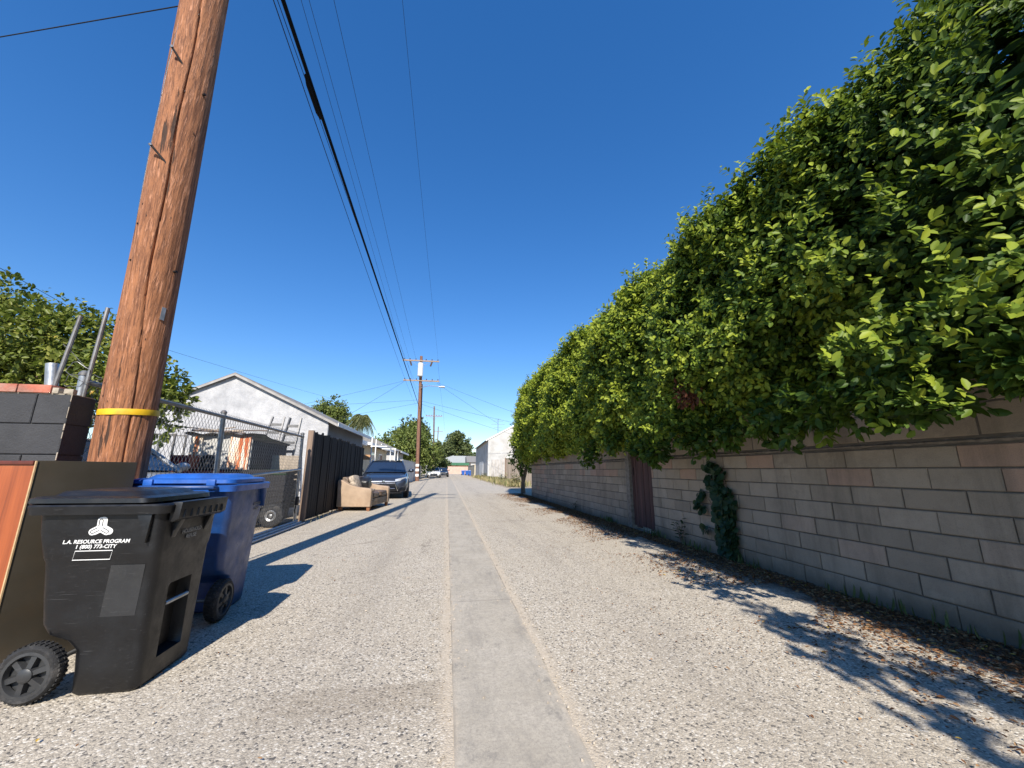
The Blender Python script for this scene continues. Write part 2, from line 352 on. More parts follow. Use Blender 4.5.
def plastic(name, col, rough=0.42, scuff=0.35, sc=(0.5, 0.5, 0.5), wear=0.25):
    m, nt, b = new_mat(name); v = coords(nt, (1, 1, 1), 'Object')
    big = ramp(nt, nz(nt, v, 5.0, 7, 0.7), ((0.35, tuple(c*0.75 for c in col)), (0.7, tuple(c*1.25 for c in col))))
    sv = coords(nt, (16, 16, 60)); sv2 = coords(nt, (60, 60, 9))
    s1 = ramp(nt, nz(nt, sv, 1.6, 5, 0.7), ((0.60, 0.0), (0.72, wear)))
    an = N(nt, 'ShaderNodeTexCoord').outputs['Object']; rm = N(nt, 'ShaderNodeMapping', {'Vector': an, 'Rotation': (.4, .7, .3), 'Scale': (5, 160, 160)}).outputs[0]; rm2 = N(nt, 'ShaderNodeMapping', {'Vector': an, 'Rotation': (-.6, -.4, 1.1), 'Scale': (7, 210, 210)}).outputs[0]
    s3 = math_(nt, 'MAXIMUM', ramp(nt, nz(nt, rm, 1.0, 2, .5), ((0.70, 0.0), (0.74, wear*1.6))), ramp(nt, nz(nt, rm2, 1.0, 2, .5), ((0.71, 0.0), (0.75, wear*1.6))))
    s1 = math_(nt, 'MAXIMUM', s1, s3)
    s2 = ramp(nt, nz(nt, sv2, 1.4, 5, 0.7), ((0.64, 0.0), (0.74, wear)))
    c = mixc(nt, math_(nt, 'MAXIMUM', s1, s2), big, tuple(min(1, x*2.2+0.05) for x in col))
    dust = ramp(nt, nz(nt, v, 3.2, 8, 0.75), ((0.45, 0.0), (0.72, scuff)))
    c = mixc(nt, dust, c, (0.13, 0.12, 0.10))
    nt.links.new(c, b.inputs['Base Color'])
    nt.links.new(ramp(nt, nz(nt, v, 9.0, 6, 0.7), ((0.3, rough-0.1), (0.7, rough+0.2))), b.inputs['Roughness'])
    bump(nt, b, math_(nt, 'ADD', math_(nt, 'MULTIPLY', nz(nt, v, 240.0, 4, 0.7), .12), math_(nt, 'MULTIPLY', nz(nt, v, 7.0, 3, .5), 2.0)), 0.55, 0.004); return m
def paint(name, col, rough=0.25, metal=0.3):
    m, nt, b = new_mat(name); v = coords(nt)
    c = ramp(nt, nz(nt, v, 3.0, 5), ((0.3, tuple(x*0.9 for x in col)), (0.7, tuple(min(1, x*1.1) for x in col))))
    nt.links.new(c, b.inputs['Base Color']); b.inputs['Metallic'].default_value = metal
    nt.links.new(ramp(nt, nz(nt, v, 8.0, 6, 0.7), ((0.3, rough), (0.7, rough+0.12))), b.inputs['Roughness'])
    b.inputs['Coat Weight'].default_value = 0.8; b.inputs['Coat Roughness'].default_value = 0.06; return m
def glass_mat(name, col=(0.02, 0.028, 0.035)):
    m, nt, b = new_mat(name)
    v = coords(nt)
    nt.links.new(ramp(nt, nz(nt, v, 2.0, 4), ((0.3, tuple(x*0.8 for x in col)), (0.7, col))), b.inputs['Base Color'])
    b.inputs['Roughness'].default_value = 0.05; b.inputs['Specular IOR Level'].default_value = 0.8; return m
def rust_panel_mat():
    m, nt, b = new_mat('rusted_white_sheet'); v = coords(nt, (7, 7, 0.8))
    n = nz(nt, v, 1.3, 7, 0.6)
    c = ramp(nt, n, ((0.40, (0.78, 0.74, 0.66)), (0.50, (0.72, 0.55, 0.40)), (0.56, (0.58, 0.16, 0.045)), (0.68, (0.42, 0.09, 0.03)), (0.8, (0.2, 0.06, 0.03))))
    nt.links.new(c, b.inputs['Base Color']); b.inputs['Roughness'].default_value = 0.75
    bump(nt, b, n, 0.3, 0.01); return m
def veneer_mat():
    m, nt, b = new_mat('orange_veneer'); v = coords(nt, (16, 16, 0.7))
    g = nz(nt, v, 1.8, 8, 0.65)
    c = ramp(nt, g, ((0.3, (0.20, 0.042, 0.012)), (0.55, (0.36, 0.085, 0.022)), (0.75, (0.44, 0.13, 0.04))))
    nt.links.new(c, b.inputs['Base Color']); b.inputs['Roughness'].default_value = 0.42
    b.inputs['Coat Weight'].default_value = 0.2; return m

M = dict(
    road=road_mat(), gutter=gutter_mat(), ground=ground_mat(),
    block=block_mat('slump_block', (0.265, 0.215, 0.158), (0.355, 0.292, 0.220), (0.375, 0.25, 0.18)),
    grout=simple('grout', (0.10, 0.086, 0.07), 0.95, 0.3, 8, bmp=0.4),
    rough_mortar=simple('rough_mortar', (0.18, 0.155, 0.127), 0.95, 0.35, 20, bmp=1.0, bscale=45),
    grey_block=block_mat('painted_grey_block', (0.046, 0.047, 0.051), (0.058, 0.059, 0.063), (0.058, 0.059, 0.063), 1.0),
    grey_grout=simple('grey_grout', (0.040, 0.040, 0.043), 0.95, 0.3, 8, bmp=0.5),
    brick=simple('red_cap_brick', (0.40, 0.12, 0.075), 0.85, 0.35, 9, bmp=0.5, dirt=(0.35, 0.27, 0.22), dirt_amt=0.6),
    mortar=simple('pale_mortar', (0.38, 0.33, 0.26), 0.95, 0.3, 9, bmp=0.8),
    pole=wood_pole_mat('treated_pine_pole', (0.30, 0.122, 0.052), (0.125, 0.042, 0.018)),
    pole_far=wood_pole_mat('weathered_pole', (0.20, 0.095, 0.058), (0.10, 0.045, 0.028)),
    pole_grey=wood_pole_mat('grey_pole', (0.17, 0.125, 0.095), (0.09, 0.065, 0.05)),
    arm=wood_pole_mat('crossarm_wood', (0.30, 0.22, 0.16), (0.17, 0.12, 0.085), (0.6, 9, 9)),
    yellow=simple('yellow_strap', (0.70, 0.42, 0.012), 0.5, 0.15, 12, dirt=(0.25, 0.15, 0.03), dirt_amt=0.6),
    iron=simple('dark_iron', (0.035, 0.03, 0.028), 0.55, 0.3, 20, metal=0.6),
    galv=simple('galvanised_steel', (0.42, 0.43, 0.44), 0.42, 0.18, 14, metal=0.75, dirt=(0.25, 0.22, 0.19), dirt_amt=0.4),
    galv_dark=simple('weathered_steel', (0.20, 0.20, 0.20), 0.5, 0.25, 14, metal=0.6, dirt=(0.16, 0.10, 0.06), dirt_amt=0.5),
    wire_galv=simple('galvanised_wire', (0.17, 0.172, 0.176), 0.5, 0.2, 14, metal=0.6),
    cable=simple('black_cable', (0.008, 0.008, 0.009), 0.9, 0.2, 5, spec=0.08),
    thin_wire=simple('line_wire', (0.03, 0.035, 0.045), 0.8, 0.2, 5, spec=0.1),
    black=plastic('black_bin_plastic', (0.0048, 0.0050, 0.0062), 0.38, 0.025, wear=0.30),
    black_lid=plastic('black_lid_plastic', (0.010, 0.010, 0.0108), 0.34, 0.06),
    blue=plastic('blue_bin_plastic', (0.008, 0.048, 0.185), 0.36, 0.07, wear=0.2),
    blue_lid=plastic('blue_lid_plastic', (0.015, 0.095, 0.40), 0.36, 0.10, wear=0.1),
    tyre=simple('tyre_rubber', (0.016, 0.016, 0.017), 0.8, 0.3, 20, bmp=0.4, bscale=120, dirt=(0.12, 0.11, 0.10), dirt_amt=0.5),
    hub=plastic('grey_wheel_hub', (0.035, 0.036, 0.038), 0.4, 0.35),
    white_print=simple('white_print', (0.68, 0.68, 0.67), 0.5, 0.04, 60),
    grey_print=simple('worn_grey_print', (0.22, 0.22, 0.215), 0.6, 0.35, 90),
    worn=plastic('worn_label', (0.016, 0.016, 0.017), 0.55, 0.12),
    veneer=veneer_mat(), veneer_dark=simple('dark_veneer_edge', (0.10, 0.022, 0.012), 0.45, 0.3, 12),
    olive=simple('olive_laminate', (0.060, 0.050, 0.036), 0.38, 0.12, 3, dirt=(0.10, 0.065, 0.035), dirt_amt=0.4),
    edge=simple('worn_board_edge', (0.50, 0.34, 0.18), 0.7, 0.2, 20),
    dark_fence=plank_mat('dark_stained_boards', (0.009, 0.007, 0.007), (0.0035, 0.003, 0.003)),
    grey_wood=plank_mat('weathered_grey_boards', (0.33, 0.27, 0.215), (0.17, 0.135, 0.105)),
    maroon=plank_mat('maroon_gate_boards', (0.12, 0.056, 0.046), (0.045, 0.021, 0.018)),
    post=plank_mat('weathered_post', (0.27, 0.19, 0.14), (0.13, 0.09, 0.065)),
    white_stucco=stucco('white_stucco', (0.56, 0.555, 0.555), (0.36, 0.36, 0.37), 10.0),
    rake=simple('grey_rake_trim', (0.33, 0.31, 0.29), 0.8, 0.2, 5),
    side_grey=simple('blue_grey_side', (0.16, 0.17, 0.19), 0.85, 0.15, 2, bmp=0.4, bscale=20),
    smooth_white=simple('white_painted_wall', (0.47, 0.46, 0.44), 0.85, 0.12, 1.2, bmp=0.2, dirt=(0.30, 0.27, 0.23), dirt_amt=0.6),
    cream=simple('cream_wall', (0.48, 0.42, 0.31), 0.88, 0.12, 1.5, bmp=0.2),
    pink=simple('pink_wall', (0.56, 0.36, 0.29), 0.88, 0.12, 1.5),
    shingle=simple('grey_shingle', (0.20, 0.19, 0.18), 0.92, 0.3, 6, bmp=0.8, bscale=22, stretch=(1, 1, 3)),
    shingle_pale=simple('pale_shingle', (0.33, 0.34, 0.33), 0.92, 0.2, 6, bmp=0.6, bscale=22),
    trim=simple('white_trim', (0.76, 0.75, 0.72), 0.6, 0.08, 5),
    brown_trim=simple('brown_trim', (0.16, 0.12, 0.10), 0.7, 0.2, 5),
    green_trim=simple('green_fascia', (0.035, 0.14, 0.075), 0.7, 0.2, 3),
    wood_beam=simple('raw_beam', (0.46, 0.26, 0.13), 0.8, 0.2, 6, stretch=(1, 8, 8)),
    dark_glass=glass_mat('window_glass'),
    car_blue=paint('grey_blue_car_paint', (0.045, 0.055, 0.080), 0.28, 0.5),
    car_white=paint('white_car_paint', (0.75, 0.75, 0.74), 0.3, 0.0),
    car_silver=paint('silver_car_paint', (0.50, 0.51, 0.52), 0.32, 0.35),
    car_dark=paint('black_car_paint', (0.02, 0.02, 0.022), 0.3, 0.2),
    chrome=simple('chrome', (0.62, 0.63, 0.65), 0.18, 0.06, 6, metal=0.95),
    lamp=simple('headlamp_lens', (0.62, 0.64, 0.66), 0.12, 0.15, 20, metal=0.4),
    grille=simple('black_grille', (0.012, 0.012, 0.013), 0.4, 0.2, 30),
    alloy=simple('alloy_rim', (0.40, 0.41, 0.42), 0.35, 0.1, 10, metal=0.7),
    plate=simple('number_plate', (0.70, 0.70, 0.68), 0.5, 0.05, 10),
    windscreen=glass_mat('windscreen_glass', (0.020, 0.032, 0.060)),
    leather=simple('tan_upholstery', (0.36, 0.262, 0.182), 0.62, 0.18, 3.5, bmp=0.25, bscale=26, dirt=(0.24, 0.15, 0.09), dirt_amt=0.5),
    leather_dark=simple('worn_brown_leather', (0.115, 0.080, 0.058), 0.55, 0.4, 6, bmp=0.5, bscale=14, dirt=(0.33, 0.24, 0.16), dirt_amt=0.7),
    bag=simple('black_bag', (0.018, 0.018, 0.02), 0.35, 0.3, 8, bmp=0.8, bscale=14),
    floral=simple('patterned_cushion', (0.34, 0.28, 0.22), 0.85, 0.6, 16, bmp=0.3),
    foot=simple('wooden_foot', (0.24, 0.10, 0.045), 0.55, 0.2, 12),
    rust_panel=rust_panel_mat(), dark_sheet=simple('dark_sheet', (0.014, 0.012, 0.012), 0.7, 0.4, 6, bmp=0.3),
    crate=simple('red_crate_plastic', (0.20, 0.010, 0.016), 0.5, 0.2, 8),
    rail_white=simple('pale_track_rail', (0.55, 0.54, 0.52), 0.5, 0.15, 9, dirt=(0.3, 0.27, 0.24), dirt_amt=0.5),
    grimy=simple('grimy_white_boards', (0.42, 0.405, 0.385), 0.85, 0.12, 3, dirt=(0.16, 0.14, 0.13), dirt_amt=0.8, stretch=(2, 2, .8)),
    green_lid=simple('green_lid_plastic', (0.05, 0.16, 0.055), 0.5, 0.2, 6),
    ladder=simple('aluminium_ladder', (0.20, 0.195, 0.19), 0.5, 0.15, 10, metal=0.5),
    plywood=simple('bleached_plywood', (0.40, 0.33, 0.26), 0.85, 0.3, 3, stretch=(6, 6, 0.6), bmp=0.2),
    tarp=simple('tattered_tarp', (0.30, 0.27, 0.22), 0.85, 0.5, 5, bmp=0.6, bscale=10),
    transformer=simple('transformer_can', (0.55, 0.57, 0.57), 0.5, 0.08, 4),
    insul=simple('insulator_glaze', (0.07, 0.05, 0.045), 0.3, 0.2, 8),
    bark=simple('tree_bark', (0.12, 0.085, 0.06), 0.92, 0.35, 9, bmp=0.9, bscale=30, stretch=(1, 1, 0.3)),
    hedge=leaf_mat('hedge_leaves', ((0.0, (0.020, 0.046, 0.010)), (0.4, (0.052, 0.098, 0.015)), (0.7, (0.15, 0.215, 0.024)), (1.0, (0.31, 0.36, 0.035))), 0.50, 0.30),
    vine=leaf_mat('vine_leaves', ((0.0, (0.014, 0.036, 0.015)), (1.0, (0.032, 0.062, 0.024))), 0.45, 0.2),
    citrus=leaf_mat('citrus_leaves', ((0.0, (0.06, 0.085, 0.018)), (0.6, (0.16, 0.19, 0.034)), (0.95, (0.33, 0.32, 0.07)), (1.0, (0.45, 0.28, 0.05))), 0.4, 0.3),
    tree_g=leaf_mat('garden_tree_leaves', ((0.0, (0.075, 0.11, 0.03)), (1.0, (0.21, 0.24, 0.06))), 0.5, 0.25),
    tree_d=leaf_mat('dark_tree_leaves', ((0.0, (0.05, 0.075, 0.03)), (1.0, (0.14, 0.165, 0.06))), 0.5, 0.2),
    palm=leaf_mat('palm_fronds', ((0.0, (0.08, 0.10, 0.035)), (1.0, (0.20, 0.21, 0.09))), 0.5, 0.2),
    dry=leaf_mat('dry_leaves', ((0.0, (0.085, 0.038, 0.018)), (0.55, (0.23, 0.11, 0.05)), (0.93, (0.40, 0.25, 0.13)), (0.955, (0.60, 0.40, 0.03)), (1.0, (0.65, 0.47, 0.05))), 0.8, 0.1, (0.2, 0.1, 0.03)),
    dead=leaf_mat('dead_leaves', ((0.0, (0.10, 0.035, 0.022)), (1.0, (0.20, 0.085, 0.05))), 0.8, 0.15, (0.2, 0.08, 0.03)),
    weed=leaf_mat('weed_blades', ((0.0, (0.06, 0.09, 0.025)), (0.5, (0.14, 0.17, 0.06)), (1.0, (0.50, 0.40, 0.22))), 0.7, 0.25),
)

# ------------------------------------------------------------------ the setting
def sheet(name, x0, x1, y0, y1, z, mat, nx=1, ny=1):
    b = MB(); b.grid(lambda u, v: (x0+(x1-x0)*u, y0+(y1-y0)*v, z), nx, ny)
    me = bpy.data.meshes.new(name); me.from_pydata(b.v, [], b.f); me.materials.append(mat)
    o = bpy.data.objects.new(name, me); COL.objects.link(o)
    bm = bmesh.new(); bm.from_mesh(me)
    for f in bm.faces:
        f.normal_update()
        if f.normal.z < 0: f.normal_flip()
    bm.to_mesh(me); bm.free()
    return tag(o, kind='structure')
sheet('ground', -1500, 1500, -600, 2400, -0.008, M['ground'])
sheet('road', -2.86, 3.66, -30, 113, -0.004, M['road'])
sheet('gutter', 0.07, 0.58, -30, 113, 0.0, M['gutter'])
def set_tint(o, arr):
    a = o.data.attributes.new('tint', 'FLOAT', 'POINT'); a.data.foreach_set('value', np.array(arr, np.float32))

# ------------------------------------------------------------------ block walls along the right side
WX = 3.53
def block_courses(b, tints, y0, y1, x_face, thick, courses, L=0.402, gap=0.009, z0=-0.04, ch=0.006):
    z = z0
    for ci, h in enumerate(courses):
        y = y0-(L*0.5 if ci % 2 else 0.0)+0.0
        while y < y1:
            a, c = max(y, y0), min(y+L, y1)
            if c-a > 0.03:
                j = random.uniform(-0.0025, 0.0025); xf = x_face+j
                # chamfered face, so every joint catches its own shade
                jy = lambda: random.uniform(-.003, .0035)
                f0 = (a+gap/2+jy(), c-gap/2+jy(), z+gap/2+jy()*.6, z+h-gap/2+jy()*.6)
                fr = [(xf, f0[0]+ch, f0[2]+ch), (xf, f0[1]-ch, f0[2]+ch), (xf, f0[1]-ch, f0[3]-ch), (xf, f0[0]+ch, f0[3]-ch)]
                mid = [(xf+ch, f0[0], f0[2]), (xf+ch, f0[1], f0[2]), (xf+ch, f0[1], f0[3]), (xf+ch, f0[0], f0[3])]
                bk = [(x_face+thick, p[1], p[2]) for p in mid]
                b.loft([fr, mid, bk]); t = random.random()
                if ci not in (6, 7): t *= 0.82 if random.random() > 0.05 else 1
                elif random.random() < 0.35: t = 0.9
                else: t *= 0.8
                tints += [t]*12
            y += L
        z += h
    return z
def block_wall(y0, y1, label, extra=False):
    w = empty('block_wall', (WX+0.1, (y0+y1)/2, 0), label, 'wall')
    b = MB(); t = []
    z = block_courses(b, t, y0, y1, WX, 0.19, [0.200]+[0.156]*7)
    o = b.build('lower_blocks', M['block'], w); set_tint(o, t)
    g = MB(); g.box2((WX+0.011, y0+0.004, -0.05), (WX+0.18, y1-0.004, z+0.5)); g.build('grout', M['grout'], w)
    mt = MB()
    def band(u, v):
        yy = y0+(y1-y0)*u; k = 2*math.pi*v
        d = 0.016*noise.noise((yy*7, v*9, 3))+0.010*noise.noise((yy*23, v*20, 1))
        return (WX+0.095-math.cos(k)*(0.097+d), yy, z+0.027+math.sin(k)*(0.030+0.4*d))
    mt.grid(band, int((y1-y0)*22), 10); mt.build('mortar_band', M['rough_mortar'], w, smooth=True)
    b = MB(); t = []
    z2 = block_courses(b, t, y0, y1, WX+0.004, 0.185, [0.225, 0.215], L=0.405, z0=z+0.055)
    o = b.build('upper_blocks', M['block'], w); set_tint(o, [x*0.8 for x in t])
    c = MB(); c.box2((WX-0.006, y0, z2+0.002), (WX+0.2, y1, z2+0.045)); c.build('cap', M['rough_mortar'], w, bevel=0.006)
    return w
near_wall = block_wall(-6.0, 6.52, 'near tan block wall with rough mortar band, running under the hedge beside the ivy')
far_wall = block_wall(7.52, 16.55, 'far tan block wall beyond the maroon gate, ending at the hedge trunk')
b = MB(); b.box2((WX-0.012, 7.36, -0.05), (WX+0.2, 7.515, 1.75)); b.build('pilaster', M['rough_mortar'], far_wall, bevel=0.008)
# maroon gate in the opening
gt = empty('wooden_gate', (WX+0.08, 6.94, 0), 'maroon vertical board gate set between the two tan block walls', 'gate')
b = MB(); t = []; y = 6.535
while y < 7.33:
    w_ = random.uniform(0.085, 0.105); zt = 1.72+random.uniform(-0.02, 0.02); zb = 0.05+random.uniform(-0.02, 0.02)
    xo = WX+0.05+random.uniform(-0.006, 0.006)
    b.box2((xo, y+0.004, zb), (xo+0.022, min(y+w_, 7.35), zt)); t += [random.random()]*8; y += w_
o = b.build('boards', M['maroon'], gt); set_tint(o, t)
for zz in (0.35, 1.35):
    b = MB(); b.box2((WX+0.085, 6.54, zz), (WX+0.125, 7.34, zz+0.09)); b.build('rail', M['maroon'], gt)
b = MB(); b.tube([(WX+0.045, 7.27, 0.98), (WX+0.03, 7.27, 1.0), (WX+0.03, 7.27, 1.1), (WX+0.045, 7.27, 1.12)], 0.008); b.build('handle', M['iron'], gt)

# ------------------------------------------------------------------ dark grey wall at the left
GX, GY = -2.55, 3.07
gw = empty('grey_block_wall', (-4.0, GY+0.1, 0), 'dark grey painted block wall behind the wooden cabinet, left of the big pole', 'wall')
b = MB(); t = []
def gblocks(b, t, x0, x1, y, z0, n, h, L=0.40, gap=0.007, ch=0.004):
    for ci in range(n):
        x = x1+(L*0.5 if ci % 2 else 0.0)
        z = z0+ci*h
        while x > x0:
            a, c = max(x-L, x0), min(x, x1)
            if c-a > 0.02:
                fr = [(a+gap/2+ch, y, z+gap/2+ch), (c-gap/2-ch, y, z+gap/2+ch), (c-gap/2-ch, y, z+h-gap/2-ch), (a+gap/2+ch, y, z+h-gap/2-ch)]
                x2 = c-gap/2 if c < x1 else x1
                mid = [(a+gap/2, y+ch, z+gap/2), (x2, y+ch, z+gap/2), (x2, y+ch, z+h-gap/2), (a+gap/2, y+ch, z+h-gap/2)]
                bk = [(p[0], y+0.19, p[2]) for p in mid]
                b.loft([fr, mid, bk]); t += [random.random()*0.7]*12
            x -= L
gblocks(b, t, -6.6, GX, GY, -0.07, 8, 0.2025)
o = b.build('blocks', M['grey_block'], gw); set_tint(o, t)
b = MB(); b.box2((-6.6, GY+0.010, -0.05), (GX-0.006, GY+0.18, 1.547)); b.build('grout', M['grey_grout'], gw)
x = GX-0.125
while x > -6.6:
    L_ = random.uniform(0.195, 0.21)
    b = MB(); b.box2((x-L_+0.006, GY-0.012+random.uniform(-.003, .003), 1.556), (x, GY+0.11, 1.612)); b.build('cap_brick', M['brick'], gw, bevel=0.006); x -= L_
b = MB()
b.box2((-6.6, GY+0.004, 1.5475), (GX-0.001, GY+0.185, 1.5555))
b.box((GX-0.03, GY+0.02, 1.572), (0.05, 0.045, 0.034), rz=0.2); b.box((GX-0.105, GY+0.03, 1.575), (0.035, 0.07, 0.04), rz=0.1)
b.build('mortar_bed', M['mortar'], gw, bevel=0.005)
b = MB(); z = -.02
while z < 1.54:
    h_ = random.uniform(.03, .09); e_ = random.uniform(.0015, .004); b.box((GX-.001, GY+.001, z+h_/2), (e_*2, e_*2, h_), rz=random.uniform(0, 1)); z += h_*random.uniform(1.0, 3.2)
b.build('corner_mortar', M['mortar'], gw, bevel=.002)
# rods, conduit and wire coils standing in the wall top
def solo_tube(name, pts, r, mat, label, cat, group=None, n=10):
    b = MB(); b.tube(pts, r, n); o = b.build(name, mat, None, smooth=True); return tag(o, label, cat, group)
solo_tube('steel_rod', [atY(54, 388, 3.14), atY(81, 316, 3.14)], 0.0135, M['galv_dark'], 'shorter leaning steel rod beside the stub pipe on the grey wall', 'rod')
solo_tube('steel_rod', [atY(83, 397, 3.16), atY(108, 308, 3.16)], 0.0135, M['galv_dark'], 'taller leaning steel rod at the corner of the grey wall, nearest the pole', 'rod')
b = MB(); p = atY(51.5, 386, 3.16); q = atY(52.5, 364, 3.16); b.tube([p, q], 0.034, 16, caps=False); b.tube([p, q], 0.031, 16)
tag(b.build('stub_pipe', M['galv'], None, smooth=True), 'short galvanised stub pipe standing on the brick capped grey wall', 'pipe')
pts = []
for i in range(46):
    a = i*0.42; rr = 0.07+0.012*math.sin(i*1.7)
    c_ = atY(66+i*0.75, 376+6*math.sin(i*0.23), 3.15)
    pts.append(c_+Vector((rr*math.cos(a), 0.03*math.sin(a*0.5), rr*0.72*math.sin(a)-0.0)))
pts = [p for p in pts if p.z > 1.56]
solo_tube('wire_coil', pts, 0.0022, M['wire_galv'], 'loose tangled wire coil lying over the grey wall top between the rods', 'wire', n=5)
solo_tube('tie_wire', [atY(63, 344, 3.14), atY(70, 350, 3.15), atY(86, 368, 3.16)], 0.002, M['wire_galv'], 'thin tie wire strung between the two leaning steel rods', 'wire', n=5)

# ------------------------------------------------------------------ the big near pole
PB = Vector((-2.35, 3.36, 0)); q_ = atY(206, 0, 3.02); PT = PB+(q_-PB)*(13.8/q_.z)
def pole_at(z): return PB+(PT-PB)*(z/13.8)
np_ = empty('utility_pole', PB, 'big leaning reddish brown utility pole with a yellow strap beside the grey wall', 'utility pole')
def pole_mesh(base, top, r0_, r1_, n=40, seg=60, wob=0.006):
    b = MB(); rings = []
    for i in range(seg+1):
        t = i/seg; c = base.lerp(top, t); r = r0_+(r1_-r0_)*t
        rg = []
        for k in range(n):
            a = 2*math.pi*k/n
            d = wob*noise.noise((math.cos(a)*1.4, math.sin(a)*1.4, t*7))+wob*0.8*noise.noise((math.cos(a)*5, math.sin(a)*5, t*3))
            # drying check running up the pole
            s = (a-(-0.80-1.2*t+0.10*math.sin(t*23)+.05*math.sin(t*61))+math.pi) % (2*math.pi)-math.pi
            d -= (0.030 if wob > 0.004 else 0)*math.exp(-(s/0.028)**2)*min(1, .35+3*t)
            rg.append(c+Vector((math.cos(a)*(r+d), math.sin(a)*(r+d), 0)))
        rings.append(rg)
    b.loft(rings); return b
pole_mesh(PB-Vector((0, 0, 0.1)), PT, 0.158, 0.146, 170, 110).build('shaft', M['pole'], np_, smooth=True, angle=60)
c = pole_at(1.455); b = MB()
rg = []
for zz, dr in ((-0.021, 0.0), (-0.021, 0.006), (0.0, 0.008), (0.021, 0.006), (0.021, 0.0)):
    rg.append([c+Vector((math.cos(a)*(0.160+dr), math.sin(a)*(0.160+dr), zz+0.012*math.sin(a+0.6))) for a in [2*math.pi*k/40 for k in range(40)]])
b.loft(rg, caps=False); b.build('strap', M['yellow'], np_, smooth=True, angle=50)
def step_bolt(x, y, tip):
    """iron step driven into the pole where the sight line meets it, with its paler head"""
    p = atY(x, y, 2.0); 
    for k in range(400):
        Yk = 2.0+k*0.005; p = atY(x, y, Yk); ax = pole_at(p.z)
        if (Vector((p.x-ax.x, p.y-ax.y))).length < 0.152: break
    ax = pole_at(p.z); n_ = Vector((p.x-ax.x, p.y-ax.y, 0)).normalized()
    q = atY(tip[0], tip[1], p.y-0.07)
    b = MB(); b.tube([p-n_*0.03-Vector((0, 0, 0.075)), p-n_*0.004-Vector((0, 0, 0.07)), p+n_*0.006, q], [0.008, 0.008, 0.008, 0.0085], 8)
    o = b.build('step_bolt', M['iron'], np_, smooth=True)
    b = MB(); d = (q-p).normalized(); b.tube([q-d*0.002, q+d*0.012], 0.0115, 10); b.build('bolt_head', M['galv'], o, smooth=True)
step_bolt(183, 65, (172, 47)); step_bolt(166, 163, (151, 145))
def on_pole(z, a, dr=0.0):
    c_ = pole_at(z); r = 0.158+(0.146-0.158)*z/13.8+dr; return c_+Vector((math.cos(a)*r, math.sin(a)*r, 0))
b = MB(); b.tube([on_pole(2.9+0.10*i, -2.75+0.045*i+0.02*math.sin(i*.8), 0.003) for i in range(40)], 0.0045, 6)
b.build('ground_wire', M['cable'], np_, smooth=True)
tp = on_pole(2.2, -0.42, 0.004); b.box(tp, (0.004, 0.028, 0.10), rz=-0.42); b.build('number_tag', M['galv'], np_)
for k in range(26):
    zz, a = random.uniform(1.2, 5.0), random.uniform(-2.4, -.1); b = MB(); b.bar(on_pole(zz, a, -.004), on_pole(zz, a, .006), .004, .014); b.build('staple', M['iron'], np_)
for zz, a in ((2.55, -0.25), (4.1, -0.35)):
    b = MB(); p = on_pole(zz, a, -0.01); q = on_pole(zz, a, 0.022); b.tube([p, q], 0.010, 8); b.build('bolt', M['iron'], np_, smooth=True)
for zz, cx in ((13.0, -2.6), (11.2, -2.45)):
    c = pole_at(zz); b = MB(); b.box((cx, c.y-0.2, zz), (3.0, 0.10, 0.12)); b.build('crossarm', M['arm'], np_, bevel=0.008)
b = MB(); c = pole_at(5.75); b.bar((c.x, c.y, 5.75), (c.x+0.62, c.y, 5.75), 0.05); b.build('standoff_arm', M['arm'], np_)
b = MB(); c = pole_at(10.2); b.lathe([(0, 0.0), (0.02, 0.22), (0.75, 0.22), (0.8, 0.15), (0.82, 0.0)], (c.x-0.1, c.y+0.4, 9.7), 'z', 20, caps=False); b.build('transformer', M['transformer'], np_, smooth=True)

# ------------------------------------------------------------------ wooden cabinet at the left edge
cab = empty('wooden_cabinet', (-2.35, 2.78, 0), 'discarded cabinet with orange wood front and dark olive side, behind the black bin', 'cabinet')
A_ = Vector((-2.245, 2.60, 0)); ud = Vector((0.175, 0.44, 0)); ul = ud.length; ud.normalize(); vd = Vector((-ud.y, ud.x, 0)); H_ = 1.10
def quadbox(b, a, du, dv, dw): 
    vs = [a, a+du, a+du+dv, a+dv]; b.add(vs+[p+dw for p in vs], [(0, 3, 2, 1), (4, 5, 6, 7), (0, 1, 5, 4), (1, 2, 6, 5), (2, 3, 7, 6), (3, 0, 4, 7)])
up = Vector((0, 0, 1))
b = MB(); quadbox(b, A_+vd*0.004, ud*(ul+.02), vd*0.010, up*H_); b.build('side_panel', M['olive'], cab, bevel=0.002)
b = MB(); quadbox(b, A_+vd*0.0145+ud*0.004, ud*0.02, vd*0.60, up*(H_-0.026)); b.build('front_panel', M['veneer'], cab)
b = MB(); quadbox(b, A_+vd*0.024-ud*0.004, ud*(ul+0.004), vd*0.61, up*0.022); 
o = b.build('top', M['veneer_dark'], cab, bevel=0.002)
for v in o.data.vertices: v.co.z += H_-0.023
b = MB(); quadbox(b, A_+vd*0.001-ud*0.003, ud*0.006, vd*0.010, up*(H_-0.002)); b.build('edge_strip', M['edge'], cab)
b = MB(); quadbox(b, A_+vd*0.626, ud*ul, vd*0.018, up*H_); b.build('side_panel', M['veneer'], cab)
b = MB(); quadbox(b, A_+vd*0.03+ud*(ul-0.012), ud*0.01, vd*0.59, up*(H_-0.03)); b.build('back_panel', M['olive'], cab)

